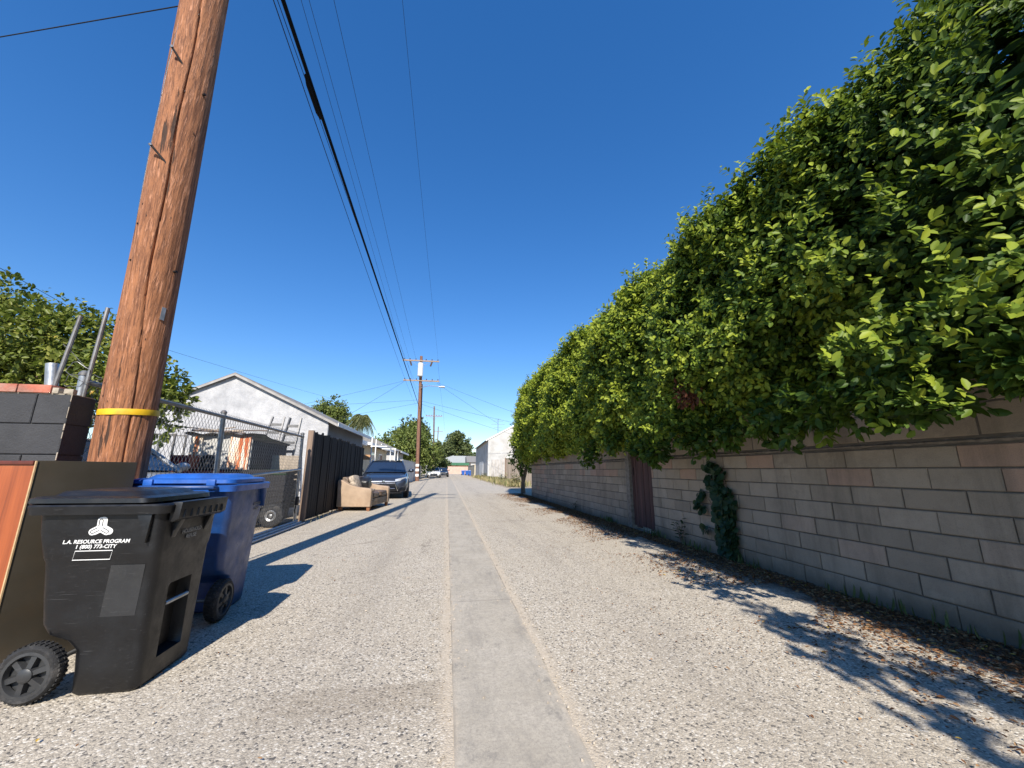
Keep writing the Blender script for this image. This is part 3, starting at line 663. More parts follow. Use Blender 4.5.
# ------------------------------------------------------------------ wheeled bins
def bin_ring(z, xb, xf, hw, r, nw=0.09, nd=0.0, zf=None):
    pts = []
    def corner(cx, cy, a0):
        for k in range(6):
            a = R(a0+90*k/5); pts.append((cx+r*math.cos(a), cy+r*math.sin(a), z))
    corner(xf-r, -hw+r, -90)
    pts.extend([(xf, -nw, z), (xf-nd, -nw+0.012, z), (xf-nd, nw-0.012, z), (xf, nw, z)])
    corner(xf-r, hw-r, 0); corner(xb+r, hw-r, 90); corner(xb+r, -hw+r, 180)
    return pts
def make_bin(loc, rz, label, body_m, lid_m, sx=1.0, sy=1.0, sz=1.0, pocket=True, lid_gap=0.0):
    g = empty('wheeled_bin', loc, label, 'bin', 'wheeled bins beside the big pole', rz)
    S = lambda p: (p[0]*sx, p[1]*sy, p[2]*sz)
    def part(b, name, mat, parent=g, **kw):
        b.v = [S(p) for p in b.v]; return b.build(name, mat, parent, world=False, **kw)
    nd = 0.06 if pocket else 0.0
    secs = [(0.0, -0.27, -0.012, .205, .03, 0), (0.012, -0.285, 0.0, .215, .04, 0), (0.10, -0.287, 0.0, .221, .04, 0), (0.115, -0.289, 0.0, .222, .04, nd), (0.20, -0.30, 0.0, .226, .045, nd), (0.245, -0.345, 0.0, .229, .045, nd), (0.275, -0.425, 0.0, .231, .045, nd),
            (0.32, -0.455, 0.0, .233, .045, nd), (0.44, -0.475, 0.0, .239, .045, nd), (0.455, -0.477, 0.0, .240, .045, 0), (0.60, -0.497, 0.0, .246, .045, 0), (0.625, -0.505, 0.004, .254, .045, 0), (0.655, -0.512, 0.006, .257, .045, 0), (0.74, -0.535, 0.006, .262, .045, 0), (0.86, -0.553, 0.008, .268, .05, 0)]
    b = MB(); b.loft([bin_ring(z, xb, xf, hw, r, 0.10, d) for z, xb, xf, hw, r, d in secs]); body = part(b, 'body', body_m, smooth=True, angle=40)
    # thick rolled rim
    b = MB()
    b.loft([bin_ring(0.835, -0.556, 0.010, .272, .05), bin_ring(0.832, -0.585, 0.030, .296, .06), bin_ring(0.872, -0.592, 0.034, .300, .06), bin_ring(0.880, -0.585, 0.028, .294, .06), bin_ring(0.880, -0.55, 0.0, .265, .05)], caps=False)
    part(b, 'rim', lid_m if body_m.name.startswith('blue') else body_m, smooth=True, angle=40)
    # ribbed lifting lip across the front
    b = MB(); b.prism([(0.012, 0.885), (0.066, 0.886), (0.060, 0.800), (0.030, 0.782), (0.012, 0.79)], -0.225, 0.245, 'xz')
    lip = part(b, 'front_lip', body_m, bevel=0.006)
    for k in range(7):
        yy = -0.185+k*0.062; b = MB(); b.tube([(0.058, yy, 0.805), (0.065, yy, 0.845)], [0.011, 0.003], 8); part(b, 'rib', body_m, lip, smooth=True)
    for s in (-1, 1):
        b = MB(); b.prism([(-0.03, 0.835), (-0.10, 0.835), (-0.05, 0.70), (-0.04, 0.69)], s*0.258, s*0.288, 'xz'); part(b, 'gusset', body_m, bevel=0.004)
        b = MB(); b.prism([(0.0, 0.80), (0.045, 0.80), (0.008, 0.70), (0.0, 0.69)], s*0.15-0.02, s*0.15+0.02, 'xz'); part(b, 'gusset', body_m, bevel=0.003)
    if pocket:
        b = MB(); b.tube([(-0.008, -0.096, 0.355), (-0.008, 0.096, 0.355)], 0.011, 12); part(b, 'lift_bar', M['galv'], smooth=True)
    # lid: a shallow tray edge with a raised crowned panel
    b = MB(); zz = 0.884+lid_gap
    b.loft([bin_ring(zz, -0.600, -0.055, .285, .06), bin_ring(zz+0.004, -0.606, -0.045, .292, .06), bin_ring(zz+0.026, -0.604, -0.05, .290, .06), bin_ring(zz+0.034, -0.585, -0.07, .272, .06), bin_ring(zz+0.036, -0.555, -0.10, .245, .07)])
    lid = part(b, 'lid', lid_m, smooth=True, angle=50)
    b = MB(); b.loft([bin_ring(zz+0.034, -0.55, -0.10, .24, .07), bin_ring(zz+0.058, -0.53, -0.13, .215, .08), bin_ring(zz+0.064, -0.48, -0.19, .17, .09)]); part(b, 'lid_panel', lid_m, lid, smooth=True, angle=60)
    for s in (-1, 1):
        b = MB(); b.box((-0.592, s*0.17, zz+0.004), (0.055, 0.05, 0.05)); part(b, 'hinge', lid_m, lid, bevel=0.008)
    b = MB(); b.tube([(-0.560, -0.20, 0.855), (-0.640, -0.19, 0.862), (-0.650, -0.17, 0.863), (-0.650, 0.17, 0.863), (-0.640, 0.19, 0.862), (-0.560, 0.20, 0.855)], 0.014, 12); part(b, 'handle', body_m, smooth=True)
    # axle and wheels
    b = MB(); b.tube([(-0.428, -0.22, 0.124), (-0.428, 0.22, 0.124)], 0.011, 10); part(b, 'axle', M['galv_dark'], smooth=True)
    for s in (-1, 1):
        wc = (-0.428, s*0.238, 0.124)
        b = MB(); prof = [(-0.034, 0.094), (-0.036, 0.110), (-0.026, 0.121), (0.0, 0.124), (0.026, 0.121), (0.036, 0.110), (0.034, 0.094)]
        b.lathe(prof, wc, 'y', 40, caps=False); b.lathe([(-0.020, 0.094), (-0.034, 0.094)], wc, 'y', 40, caps=False); b.lathe([(0.034, 0.094), (0.02, 0.094)], wc, 'y', 40, caps=False)
        wh = part(b, 'wheel', M['tyre'], smooth=True, angle=45)
        tr = MB()
        for k in range(38):
            a = 2*math.pi*k/38; 
            for q in (-1, 1):
                Mx = Matrix.Rotation(-a, 3, 'Y') @ Matrix.Rotation(q*0.5, 3, 'X')
                tr.box((wc[0]+0.1238*math.sin(-a)*-1, wc[1]+q*0.014, wc[2]+0.1238*math.cos(a)), (0.010, 0.020, 0.006), Matrix.Rotation(a, 3, 'Y'))
        part(tr, 'tread', M['tyre'], wh)
        h = MB()
        h.lathe([(s*0.004, 0.0), (s*0.004, 0.095)], wc, 'y', 36, caps=False); h.lathe([(s*0.004, 0.097), (s*0.035, 0.097), (s*0.036, 0.084), (s*0.012, 0.078)], wc, 'y', 36, caps=False)
        for k in range(6):
            a = 2*math.pi*(k+0.3)/6; d = Vector((math.cos(a), 0, math.sin(a))); n_ = Vector((-d.z, 0, d.x)); c0 = Vector(wc)
            r1_ = [c0+d*0.022+n_*0.012*q+Vector((0, s*yy, 0)) for q, yy in ((-1, 0.006), (-0.8, 0.034), (0.8, 0.034), (1, 0.006))]
            r2_ = [c0+d*0.084+n_*0.017*q+Vector((0, s*yy, 0)) for q, yy in ((-1, 0.006), (-0.7, 0.026), (0.7, 0.026), (1, 0.006))]
            h.loft([r1_, r2_])
        h.lathe([(s*0.006, 0.034), (s*0.038, 0.030), (s*0.044, 0.020), (s*0.044, 0.0)], wc, 'y', 20, caps=False)
        part(h, 'hub', M['hub'], wh, smooth=True, angle=35)
    return g, body, S
bk, bk_body, S1 = make_bin((-1.458, 2.655, 0), R(1.0), 'black wheeled bin with white printed emblem, nearest the camera', M['black'], M['black_lid'], 1.0, 1.0, 1.0)
bl, bl_body, S2 = make_bin((-1.895, 3.90, 0), R(94), 'blue wheeled bin standing between the black bin and the chain link fence', M['blue'], M['blue_lid'], 1.22, 1.12, 1.08, pocket=False)
# printing on the black bin's side: three lobed emblem, two lines, an empty box
def side_plane(x, z, proud=0.002):
    hw = 0.222+(0.262-0.246)*0+0.0
    zs = [(0.0, .215), (0.60, .246), (0.625, .254), (0.86, .268)]
    for (a, ha), (c, hc) in zip(zs, zs[1:]):
        if a <= z <= c: hw = ha+(hc-ha)*(z-a)/(c-a); sl = (hc-ha)/(c-a); break
    T = Matrix.Translation((x, -hw-proud, z)) @ Matrix.Rotation(R(90)+math.atan(sl), 4, 'X')
    return T
T = side_plane(-0.262, 0.765)
def stadium(L, w, n=8):
    pts = [(w*math.cos(R(-90+180*k/n))*1.0+L, w*math.sin(R(-90+180*k/n))) for k in range(n+1)]
    pts += [(w*math.cos(R(90+180*k/n)), w*math.sin(R(90+180*k/n))) for k in range(n+1)]
    return pts
def rot2(p, a): return (p[0]*math.cos(a)-p[1]*math.sin(a), p[0]*math.sin(a)+p[1]*math.cos(a))
def ribbon(b, pts, w, z, closed=True):
    n = len(pts); L_, R_ = [], []
    for i in range(n):
        a = Vector(pts[i-1] if closed or i else pts[i]); c_ = Vector(pts[(i+1) % n] if closed or i < n-1 else pts[i])
        d = (c_-a).normalized(); nn = Vector((-d.y, d.x)); p = Vector(pts[i])
        L_.append((*(p+nn*w/2), z)); R_.append((*(p-nn*w/2), z))
    k = len(b.v); b.v += L_+R_
    for i in range(n if closed else n-1):
        j = (i+1) % n; b.f.append((k+i, k+j, k+n+j, k+n+i))
em = MB(); ln = MB()
for q, (ox, oy) in enumerate(((0.010, 0.002), (0, 0))):
    for j, a in enumerate((90, 210, 330)):
        poly = [rot2(p, R(a)) for p in stadium(0.036, 0.0165)]
        k = len(em.v); em.v += [(x+ox, y+oy, 0.0004+0.0005*q+0.00012*j) for x, y in poly]; em.f.append(tuple(range(k, k+len(poly))))
    outer = []
    for j, a in enumerate((90, 210, 330)):
        pass
    for a in (90, 210, 330):
        arc = [rot2((0.036+0.0075*math.cos(R(-90+180*k/8)), 0.0075*math.sin(R(-90+180*k/8))), R(a)) for k in range(9)]
        arc = [rot2((0.0085, -0.0075), R(a))]+arc+[rot2((0.0085, 0.0075), R(a))]
        if q == 1: ribbon(ln, [(x+ox, y+oy) for x, y in arc], 0.0034, 0.0016, closed=False)
for bb, nm, mt_ in ((em, 'emblem', M['white_print']), (ln, 'emblem_lines', M['black'])):
    bb.v = [tuple(T @ Vector(v)) for v in bb.v]
    o = bb.build(nm, mt_, bk_body, world=False)
text_part('printing', 'L.A. RESOURCE PROGRAM', 0.0245, bk_body, M['white_print'], side_plane(-0.268, 0.700), bold=0.0006, shear=0.15)
text_part('printing', '1 (800) 773-CITY', 0.0245, bk_body, M['white_print'], side_plane(-0.268, 0.676), bold=0.0006, shear=0.15)
b = MB(); ribbon(b, [(-0.082, -0.021), (0.078, -0.021), (0.084, 0.021), (-0.076, 0.021)], 0.0040, 0.001); Tb = side_plane(-0.276, 0.636)
b.v = [tuple(Tb @ Vector(v)) for v in b.v]; b.build('printed_box', M['white_print'], bk_body, world=False)
b = MB(); b.grid(lambda u, v: (-0.075+0.15*u+0.012*v, -0.12+0.24*v, 0.0012), 1, 1); Tb = side_plane(-0.128, 0.465, 0.0015)
b.v = [tuple(Tb @ Vector(v)) for v in b.v]; b.build('worn_label', M['worn'], bk_body, world=False)
Tf = Matrix.Translation((0.0095, 0.01, 0.715)) @ Matrix.Rotation(R(90), 4, 'Z') @ Matrix.Rotation(R(90), 4, 'X')
text_part('printing', 'HOUSEHOLD', 0.030, bk_body, M['grey_print'], Tf, bold=0.0006)
text_part('printing', 'REFUSE', 0.030, bk_body, M['grey_print'], Matrix.Translation((0, 0, -0.031)) @ Tf, bold=0.0006)
# moulded arch lip round the near wheel of the black bin
# faint moulded panel and lettering on the blue bin's alley side
hwb = 0.258
Tb = Matrix.Translation((-0.16*1.22, -0.262*1.12, 0.735*1.08)) @ Matrix.Rotation(R(94), 4, 'X')
text_part('printing', 'RECYCLE', 0.034, bl_body, M['grey_print'], Matrix.Translation((0.06, -0.002, -0.02)) @ Tb, bold=0.0004)
text_part('printing', 'ONLY', 0.034, bl_body, M['grey_print'], Matrix.Translation((0.06, 0.001, -0.06)) @ Tb, bold=0.0004)
# ------------------------------------------------------------------ chain link gate
FX = -2.93
cl = empty('chain_link_fence', (FX, 6.2, 0), 'galvanised chain link fence with sliding gate rails behind the bins', 'fence')
def fz(y): return 1.74-0.008*(y-4.5)
b = MB(); b.tube([(FX, 3.58, fz(3.58)), (FX, 8.62, fz(8.62))], 0.0215, 12); b.build('top_rail', M['galv_dark'], cl, smooth=True)
b = MB(); b.tube([(FX+0.02, 5.9, 0.93), (FX+0.02, 8.66, 1.06)], 0.020, 12); b.build('middle_rail', M['galv'], cl, smooth=True)
for yy, tilt in ((3.6, 0), (5.72, 0.10), (8.66, 0.12)):
    b = MB(); b.tube([(FX-0.01, yy+0.06, -0.1), (FX-0.01, yy-tilt*0.6, fz(yy)+0.05)], 0.030, 14)
    o = b.build('post', M['galv'], cl, smooth=True)
    b = MB(); b.lathe([(0, 0.036), (0.02, 0.036), (0.04, 0.02), (0.045, 0.0)], (FX-0.01, yy-tilt*0.6, fz(yy)+0.045), 'z', 14, caps=False); b.build('post_cap', M['galv_dark'], o, smooth=True)
for xx, zz, r_ in ((0.03, 0.055, 0.022), (0.10, 0.035, 0.022), (0.17, 0.02, 0.018)):
    b = MB(); b.tube([(FX+xx, 4.3, zz), (FX+xx, 8.72, zz)], r_, 10); b.build('bottom_rail', M['rail_white'], cl, smooth=True)
b = MB(); y0_, y1_ = 3.62, 8.62; zb_ = 0.10; step = 0.066
zt_ = 1.78; Hh = zt_-zb_
k = y0_-Hh*0.62
while k < y1_+Hh*0.62:
    for s in (-1, 1):
        ya, za, yb, zb2 = k, zb_, k+s*Hh*0.62, zt_
        d = (yb-ya)
        t0, t1 = 0.0, 1.0
        for lim, side in ((y0_, -1), (y1_, 1)):
            if side < 0:
                if ya < lim and yb < lim: t0 = 2
                elif ya < lim: t0 = max(t0, (lim-ya)/d)
                elif yb < lim: t1 = min(t1, (lim-ya)/d)
            else:
                if ya > lim and yb > lim: t0 = 2
                elif ya > lim: t0 = max(t0, (lim-ya)/d)
                elif yb > lim: t1 = min(t1, (lim-ya)/d)
        if t0 < t1:
            mid = (t0+t1)/2; bow = 0.012*noise.noise((k*0.7, s, 0))
            P_ = lambda t: (FX-0.024+s*0.0022+(bow if t == mid else 0), ya+d*t, za+(zb2-za)*t)
            b.tube([P_(t0), P_(mid), P_(t1)], 0.0025, 4, caps=False)
    k += step
b.build('wire_mesh', M['wire_galv'], cl, smooth=True)
# latch gear on the end post
b = MB(); b.box((FX+0.03, 8.60, 0.45), (0.05, 0.09, 0.16)); b.tube([(FX+0.03, 8.55, 0.36), (FX+0.04, 8.5, 0.28), (FX+0.03, 8.56, 0.22)], 0.012); b.build('latch', M['iron'], cl, bevel=0.006)

# ------------------------------------------------------------------ dark board fence
bf = empty('board_fence', (-2.9, 11.7, 0), 'tall dark stained board fence between the chain link gate and the sofa', 'fence')
b = MB(); t = []; y = 9.12
while y < 14.35:
    w_ = random.uniform(0.125, 0.15); zt = 1.86+random.uniform(-0.03, 0.03)-0.05*max(0, (y-11.5))*(1 if y > 11.5 else 0)*0.4
    x_ = -2.90+random.uniform(-0.012, 0.012); zb = 0.03+random.uniform(-0.015, 0.015)
    pl = [(y+0.004, zb), (y+w_-0.004, zb), (y+w_-0.004, zt-0.02*random.random()), (y+w_*0.5, zt+0.01*random.random()), (y+0.004, zt-0.02*random.random())]
    b.prism(pl, x_, x_+0.02, 'yz'); t += [random.random()]*10; y += w_
o = b.build('boards', M['dark_fence'], bf); set_tint(o, t)
for zz in (0.4, 1.5):
    b = MB(); b.box2((-2.96, 9.1, zz), (-2.915, 14.3, zz+0.09)); b.build('rail', M['dark_fence'], bf)
for yy in (9.03, 11.7, 14.3):
    b = MB(); b.box2((-3.0 if yy > 9.5 else -2.97, yy-0.045, -0.05), (-2.93 if yy > 9.5 else -2.86, yy+0.045, 1.88 if yy < 9.5 else 1.7)); b.build('post', M['post'], bf, bevel=0.006)

# ------------------------------------------------------------------ sofa dumped by the fence
sf = empty('sofa', (-2.25, 12.05, 0), 'worn tan two seat sofa dumped beside the dark board fence', 'sofa', None, R(-8))
def P2(b, name, mat, parent=sf, **kw): return b.build(name, mat, parent, world=False, **kw)
def arm(y0, y1):
    b = MB(); pr = [(-0.46, 0.10), (0.42, 0.10), (0.43, 0.52), (0.40, 0.57), (0.10, 0.60), (-0.15, 0.66), (-0.34, 0.77), (-0.44, 0.80), (-0.48, 0.76)]
    b.prism(pr, y0, y1, 'xz'); return b
for y0, y1 in ((-0.88, -0.70), (0.70, 0.88)): P2(arm(y0, y1), 'arm', M['leather'], bevel=0.03, seg=3)
b = MB(); b.box2((-0.44, -0.70, 0.11), (0.40, 0.70, 0.30)); P2(b, 'base', M['leather_dark'], bevel=0.015)
b = MB(); b.prism([(-0.47, 0.12), (-0.24, 0.12), (-0.27, 0.80), (-0.33, 0.86), (-0.42, 0.86), (-0.49, 0.80)], -0.70, 0.70, 'xz'); P2(b, 'backrest', M['leather_dark'], bevel=0.03, seg=3)
def cushion(c, d, puff, rot=None, seedk=0):
    b = MB(); n = 10; rings = []
    for i in range(n+1):
        v = -1+2*i/n; e = (1-abs(v)**4)**0.5 if abs(v) < 1 else 0.02
        rg = []
        for k in range(28):
            a = 2*math.pi*k/28; ca, sa = math.cos(a), math.sin(a)
            sq = (abs(ca)**0.35*math.copysign(1, ca), abs(sa)**0.35*math.copysign(1, sa))
            w = 1+0.06*noise.noise((sq[0]*2+seedk, sq[1]*2, v*2))
            rg.append(Vector((sq[0]*d[0]/2*max(e, 0.05)**0.4*w, sq[1]*d[1]/2*max(e, 0.05)**0.4*w, v*d[2]/2*w)))
        rings.append(rg)
    T = Matrix.Translation(c) @ (rot or Matrix.Identity(4))
    b.loft([[T @ p for p in rg] for rg in rings]); return b
for s in (-1, 1): P2(cushion((0.09, s*0.35, 0.385), (0.66, 0.69, 0.19), 0.02, None, s*5), 'seat_cushion', M['leather_dark'], smooth=True, angle=60)
for sx in (-0.38, 0.36):
    for sy in (-0.80, 0.80): b = MB(); b.box((sx, sy, 0.05), (0.075, 0.075, 0.11), taper=1.2); P2(b, 'leg', M['foot'], bevel=0.008)
bpy.context.view_layer.update()
Ms = sf.matrix_world
def rest(name, b, mat, label, cat):
    b.v = [tuple(Ms @ Vector(v)) for v in b.v]; return tag(b.build(name, mat, None, smooth=True, angle=60), label, cat)
rest('cushion', cushion((-0.17, -0.42, 0.70), (0.42, 0.50, 0.17), .02, Matrix.Rotation(R(68), 4, 'Y'), 2), M['floral'], 'patterned loose cushion against the back of the tan sofa', 'cushion')
rest('bin_bag', cushion((-0.08, 0.02, 0.66), (0.34, 0.40, 0.36), .02, Matrix.Rotation(R(20), 4, 'X'), 9), M['bag'], 'black stuffed bag sitting on the seat of the tan sofa', 'bag')
rest('blanket', cushion((0.15, -0.30, 0.505), (0.34, 0.36, 0.07), .02, Matrix.Rotation(R(12), 4, 'Z'), 14), M['floral'], 'crumpled pale blanket on the front of the sofa seat', 'blanket')

# ------------------------------------------------------------------ cars (nose at local y=0, pointing to -y)
def make_car(name, loc, rz, paint_m, label, group=None, sporty=True):
    g = empty(name, loc, label, 'car', group, rz)
    def part(b, nm, mat, parent=g, **kw): return b.build(nm, mat, parent, world=False, **kw)
    # body: half section (x,z) per station along y
    st = [(0.00, .56, .34, .56, .62), (0.03, .70, .26, .60, .68), (0.12, .80, .22, .66, .735), (0.30, .87, .20, .72, .80), (0.60, .90, .19, .78, .86), (1.00, .912, .19, .84, .925), (1.30, .918, .19, .88, .975), (1.45, .920, .19, .90, .99),
          (2.3, .920, .19, .93, .985), (3.2, .920, .19, .95, 1.00), (4.0, .910, .20, .97, 1.06), (4.40, .88, .23, .96, 1.08), (4.66, .80, .30, .90, 1.02), (4.78, .66, .42, .78, .88)]
    rings = []
    for y, w, zb, zs, zc in st:
        h = [(0.0, zb), (w*.80, zb), (w*.95, zb+.07), (w, zb+(zs-zb)*.40), (w*.99, zb+(zs-zb)*.75), (w*.965, zs-.03), (w*.90, zs+(zc-zs)*.45), (w*.70, zs+(zc-zs)*.82), (w*.35, zc-.006), (0, zc)]
        pts = [(x, y, z) for x, z in h]+[(-x, y, z) for x, z in reversed(h[1:-1])]
        rings.append(pts)
    b = MB(); b.loft(rings); part(b, 'body', paint_m, smooth=True, angle=40)
    # greenhouse
    def gh(y, w, z): return (w, y, z)
    ws = [((1.22, .76, .965), (1.62, .70, 1.19), (2.02, .60, 1.395)), ]
    b = MB(); b.grid(lambda u, v: ((2*u-1)*(.755-.165*v-.01*v*v), 1.20+.86*v-0.10*(1-(2*u-1)**2)*(1-0.5*v), .965+.44*v+0.012*(1-(2*u-1)**2)), 10, 6); part(b, 'windscreen', M['windscreen'], smooth=True, angle=80)
    b = MB()
    b.grid(lambda u, v: ((2*u-1)*(.60+.02*math.sin(math.pi*v)), 2.00+1.42*v-0.04*(1-(2*u-1)**2)*(1-v), 1.395+0.055*math.sin(math.pi*(0.15+0.7*v))+0.030*(1-(2*u-1)**2)-0.02*v), 10, 8)
    part(b, 'roof', paint_m, smooth=True, angle=80)
    b = MB(); b.grid(lambda u, v: ((2*u-1)*(.60+.13*v), 3.40+.80*v+0.06*(1-(2*u-1)**2), 1.40-.34*v), 8, 4); part(b, 'rear_window', M['windscreen'], smooth=True, angle=80)
    for s in (-1, 1):
        b = MB(); b.grid(lambda u, v: (s*(.80-.19*v-0.02*v*v), 1.28+2.72*u+(.74-1.34*u)*v, .955+.06*u+(.445-0.06*u)*v), 10, 4); part(b, 'side_window', M['windscreen'], smooth=True, angle=80)
        b = MB(); b.tube([(s*.775, 1.19, .95), (s*.70, 1.62, 1.19), (s*.605, 2.03, 1.402), (s*.615, 2.7, 1.455), (s*.61, 3.38, 1.41), (s*.73, 4.20, 1.06)], [.034, .034, .034, .028, .034, .04], 8); part(b, 'pillar', paint_m, smooth=True, angle=60)
        b = MB(); b.tube([(s*.70, 2.62, .97), (s*.615, 2.70, 1.43)], .028, 6); part(b, 'pillar', M['grille'], smooth=True)
        # mirror
        b = MB(); b.lathe([(-.06, .0), (-.05, .055), (0, .078), (.04, .070), (.05, .0)], (s*1.0, 1.52, 1.03), 'y', 14, caps=False); b.v = [((x-s*1.0)*1.5+s*1.0, y, z) for x, y, z in b.v]; mi = part(b, 'mirror', paint_m, smooth=True, angle=60)
        b = MB(); b.tube([(s*.86, 1.50, .98), (s*.95, 1.53, 1.0)], .025, 8); part(b, 'mirror_arm', M['grille'], mi, smooth=True)
        # headlight, fog scoop, wheels
        b = MB()
        hl = lambda u, v: (s*(.42+.43*u-.0*v), -0.012+.045*v+.42*u**1.7+0.0, .625+.06*u+(.085+.03*u)*v)
        b.grid(hl, 8, 4); b.v = [(x, y-0.012-(0.03 if True else 0), z) for x, y, z in b.v]
        k = len(b.v); back = [(x*0.98, y+.10, z) for x, y, z in b.v]; b.v += back
        nu, nv = 8, 4
        loop = [i*(nv+1) for i in range(nu+1)]+[nu*(nv+1)+j for j in range(1, nv+1)]+[i*(nv+1)+nv for i in range(nu-1, -1, -1)]+[j for j in range(nv-1, 0, -1)]
        for i, a in enumerate(loop):
            c_ = loop[(i+1) % len(loop)]; b.f.append((a, c_, c_+k, a+k))
        part(b, 'headlight', M['lamp'], smooth=True, angle=50)
        b = MB(); b.prism([(s*.56, .27), (s*.80, .29), (s*.82, .48), (s*.70, .46)], -0.01, .12, 'xz'); part(b, 'fog_scoop', M['grille'], bevel=.006)
        b = MB(); b.tube([(s*.40, -.028, .60), (s*.47, -.03, .45), (s*.54, -.015, .285)], .016, 6); part(b, 'grille_trim', M['chrome'], smooth=True)
        for wy in (.92, 3.72):
            wc = (s*.835, wy, .325)
            b = MB(); b.lathe([(-.10, .20), (-.105, .29), (-.085, .322), (.085, .322), (.105, .29), (.10, .20)], wc, 'x', 32, caps=True); wh = part(b, 'wheel', M['tyre'], smooth=True, angle=40)
            b = MB(); b.lathe([(s*.09, .21), (s*.108, .215), (s*.108, .19), (s*.07, .18)], wc, 'x', 32, caps=False)
            b.lathe([(s*.07, .06), (s*.10, .05), (s*.10, .0)], wc, 'x', 16, caps=False)
            for q in range(5):
                a = 2*math.pi*q/5; d = Vector((0, math.cos(a), math.sin(a)))
                b.bar(Vector(wc)+d*.04+Vector((s*.088, 0, 0)), Vector(wc)+d*.20+Vector((s*.088, 0, 0)), .03, .05, (1, 0, 0))
            part(b, 'rim', M['alloy'], wh, smooth=True, angle=40)
            b = MB(); b.lathe([(s*.0, .37), (s*.062, .365), (s*.075, .345)], (s*.85, wy, .335), 'x', 32, caps=False); part(b, 'wheel_arch', M['grille'], smooth=True)
    b = MB(); b.prism([(-.40, .61), (.40, .61), (.455, .45), (.50, .27), (-.50, .27), (-.455, .45)], -.022, .10, 'xz'); gr = part(b, 'grille', M['grille'], bevel=.01)
    for zz in (.56, .38):
        b = MB(); b.tube([(-.42, -.030, zz), (.42, -.030, zz)], .012, 6); part(b, 'grille_bar', M['chrome'], gr, smooth=True)
    b = MB(); b.lathe([(0, .05), (.012, .048), (.014, 0)], (0, -.03, .63), 'y', 16, caps=False); b.v = [(x, -(y+.03)-.03, z) for x, y, z in b.v]; part(b, 'badge', M['chrome'], smooth=True)
    b = MB(); b.box((0, .04, .215), (1.25, .12, .03)); part(b, 'splitter', M['grille'], bevel=.006)
    for s in (-1, 1):
        b = MB(); b.box((s*.62, 4.70, .86), (.28, .1, .10)); part(b, 'tail_light', M['crate'], bevel=.01)
    # seats and wheel seen through the glass
    for s in (-1, 1):
        b = MB(); b.box((s*.36, 2.3, 1.0), (.44, .14, .45)); part(b, 'headrest', M['grille'], bevel=.04)
    return g
make_car('parked_car', (-2.32, 15.55, 0), R(5.5), M['car_blue'], 'dark grey blue sedan parked nose on behind the tan sofa')
make_car('parked_car', (-1.72, 55.2, 0), R(2.5), M['car_white'], 'white car far down the alley beside the striped pole')
make_car('parked_car', (-.62, 62.5, 0), R(2), M['car_dark'], 'dark car mostly hidden behind the far white car')
make_car('parked_car', (-3.75, 6.2, 0.06), R(60), M['car_silver'], 'silver car parked inside the yard behind the chain link fence')

# ------------------------------------------------------------------ yard behind the chain link
sh = empty('yard_shed', (-4.9, 9.7, 0), 'rusty white sheet metal shed with ragged debris on its roof behind the chain link', 'shed')
C1 = atY(190, 445, 9.3); C2 = atY(252, 445, 9.3); C3 = atY(276, 452, 11.2)
x0_, x1_ = C1.x, C2.x
b = MB(); t_ = 1.78; n = 6
for i in range(n):
    a = x0_+(x1_-x0_)*i/n; c = x0_+(x1_-x0_)*(i+1)/n
    b.box(((a+c)/2, 9.32+0.012*(i % 2), t_/2), (c-a-0.012, 0.03, t_-0.03*(i % 3)))
b.build('front_sheets', M['smooth_white'], sh)
for a_, c_2 in ((x0_+.02, x0_+.24), (x1_-.42, x1_-.02)):
    b = MB(); b.box2((a_, 9.27, .02), (c_2, 9.298, 1.74)); b.build('rusty_sheet', M['rust_panel'], sh)
b = MB(); b.box2((x1_-0.03, 9.35, 0), (x1_, 11.2, 1.66)); b.build('side_sheet', M['dark_sheet'], sh)
b = MB(); b.box2((x0_, 9.35, 0), (x0_+0.03, 11.2, 1.66)); b.build('side_sheet', M['dark_sheet'], sh)
b = MB(); b.grid(lambda u, v: (x0_-.1+(x1_-x0_+.25)*u, 9.2+2.1*v, 1.80+0.05*noise.noise((u*6, v*4, 0))-0.14*v), 16, 8)
b.v += [(x, y, z-0.025) for x, y, z in b.v]; k = 17*9; b.f += [tuple(i+k for i in reversed(f)) for f in b.f[:16*8]]
b.build('roof', M['tarp'], sh, smooth=True)
for i in range(7):
    a = random.uniform(x0_-.15, x1_-0.3); b = MB(); zz = 1.86+random.uniform(0, .05)
    b.tube([(a, 9.15+random.uniform(0, .5), zz), (a+random.uniform(.4, .9), 9.2+random.uniform(0, .6), zz+random.uniform(-.04, .05))], random.uniform(.012, .03), 6)
    tag(b.build('scrap_pole', M['brown_trim'] if i % 2 else M['plywood'], None), ('%s scrap %s lying across the roof of the rusty shed' % (('thin brown', 'long bleached')[1-i % 2], ('stick', 'batten')[1-i % 2])), 'scrap', 'scrap poles on the shed roof')
c_ = atY(180, 452, 7.6)
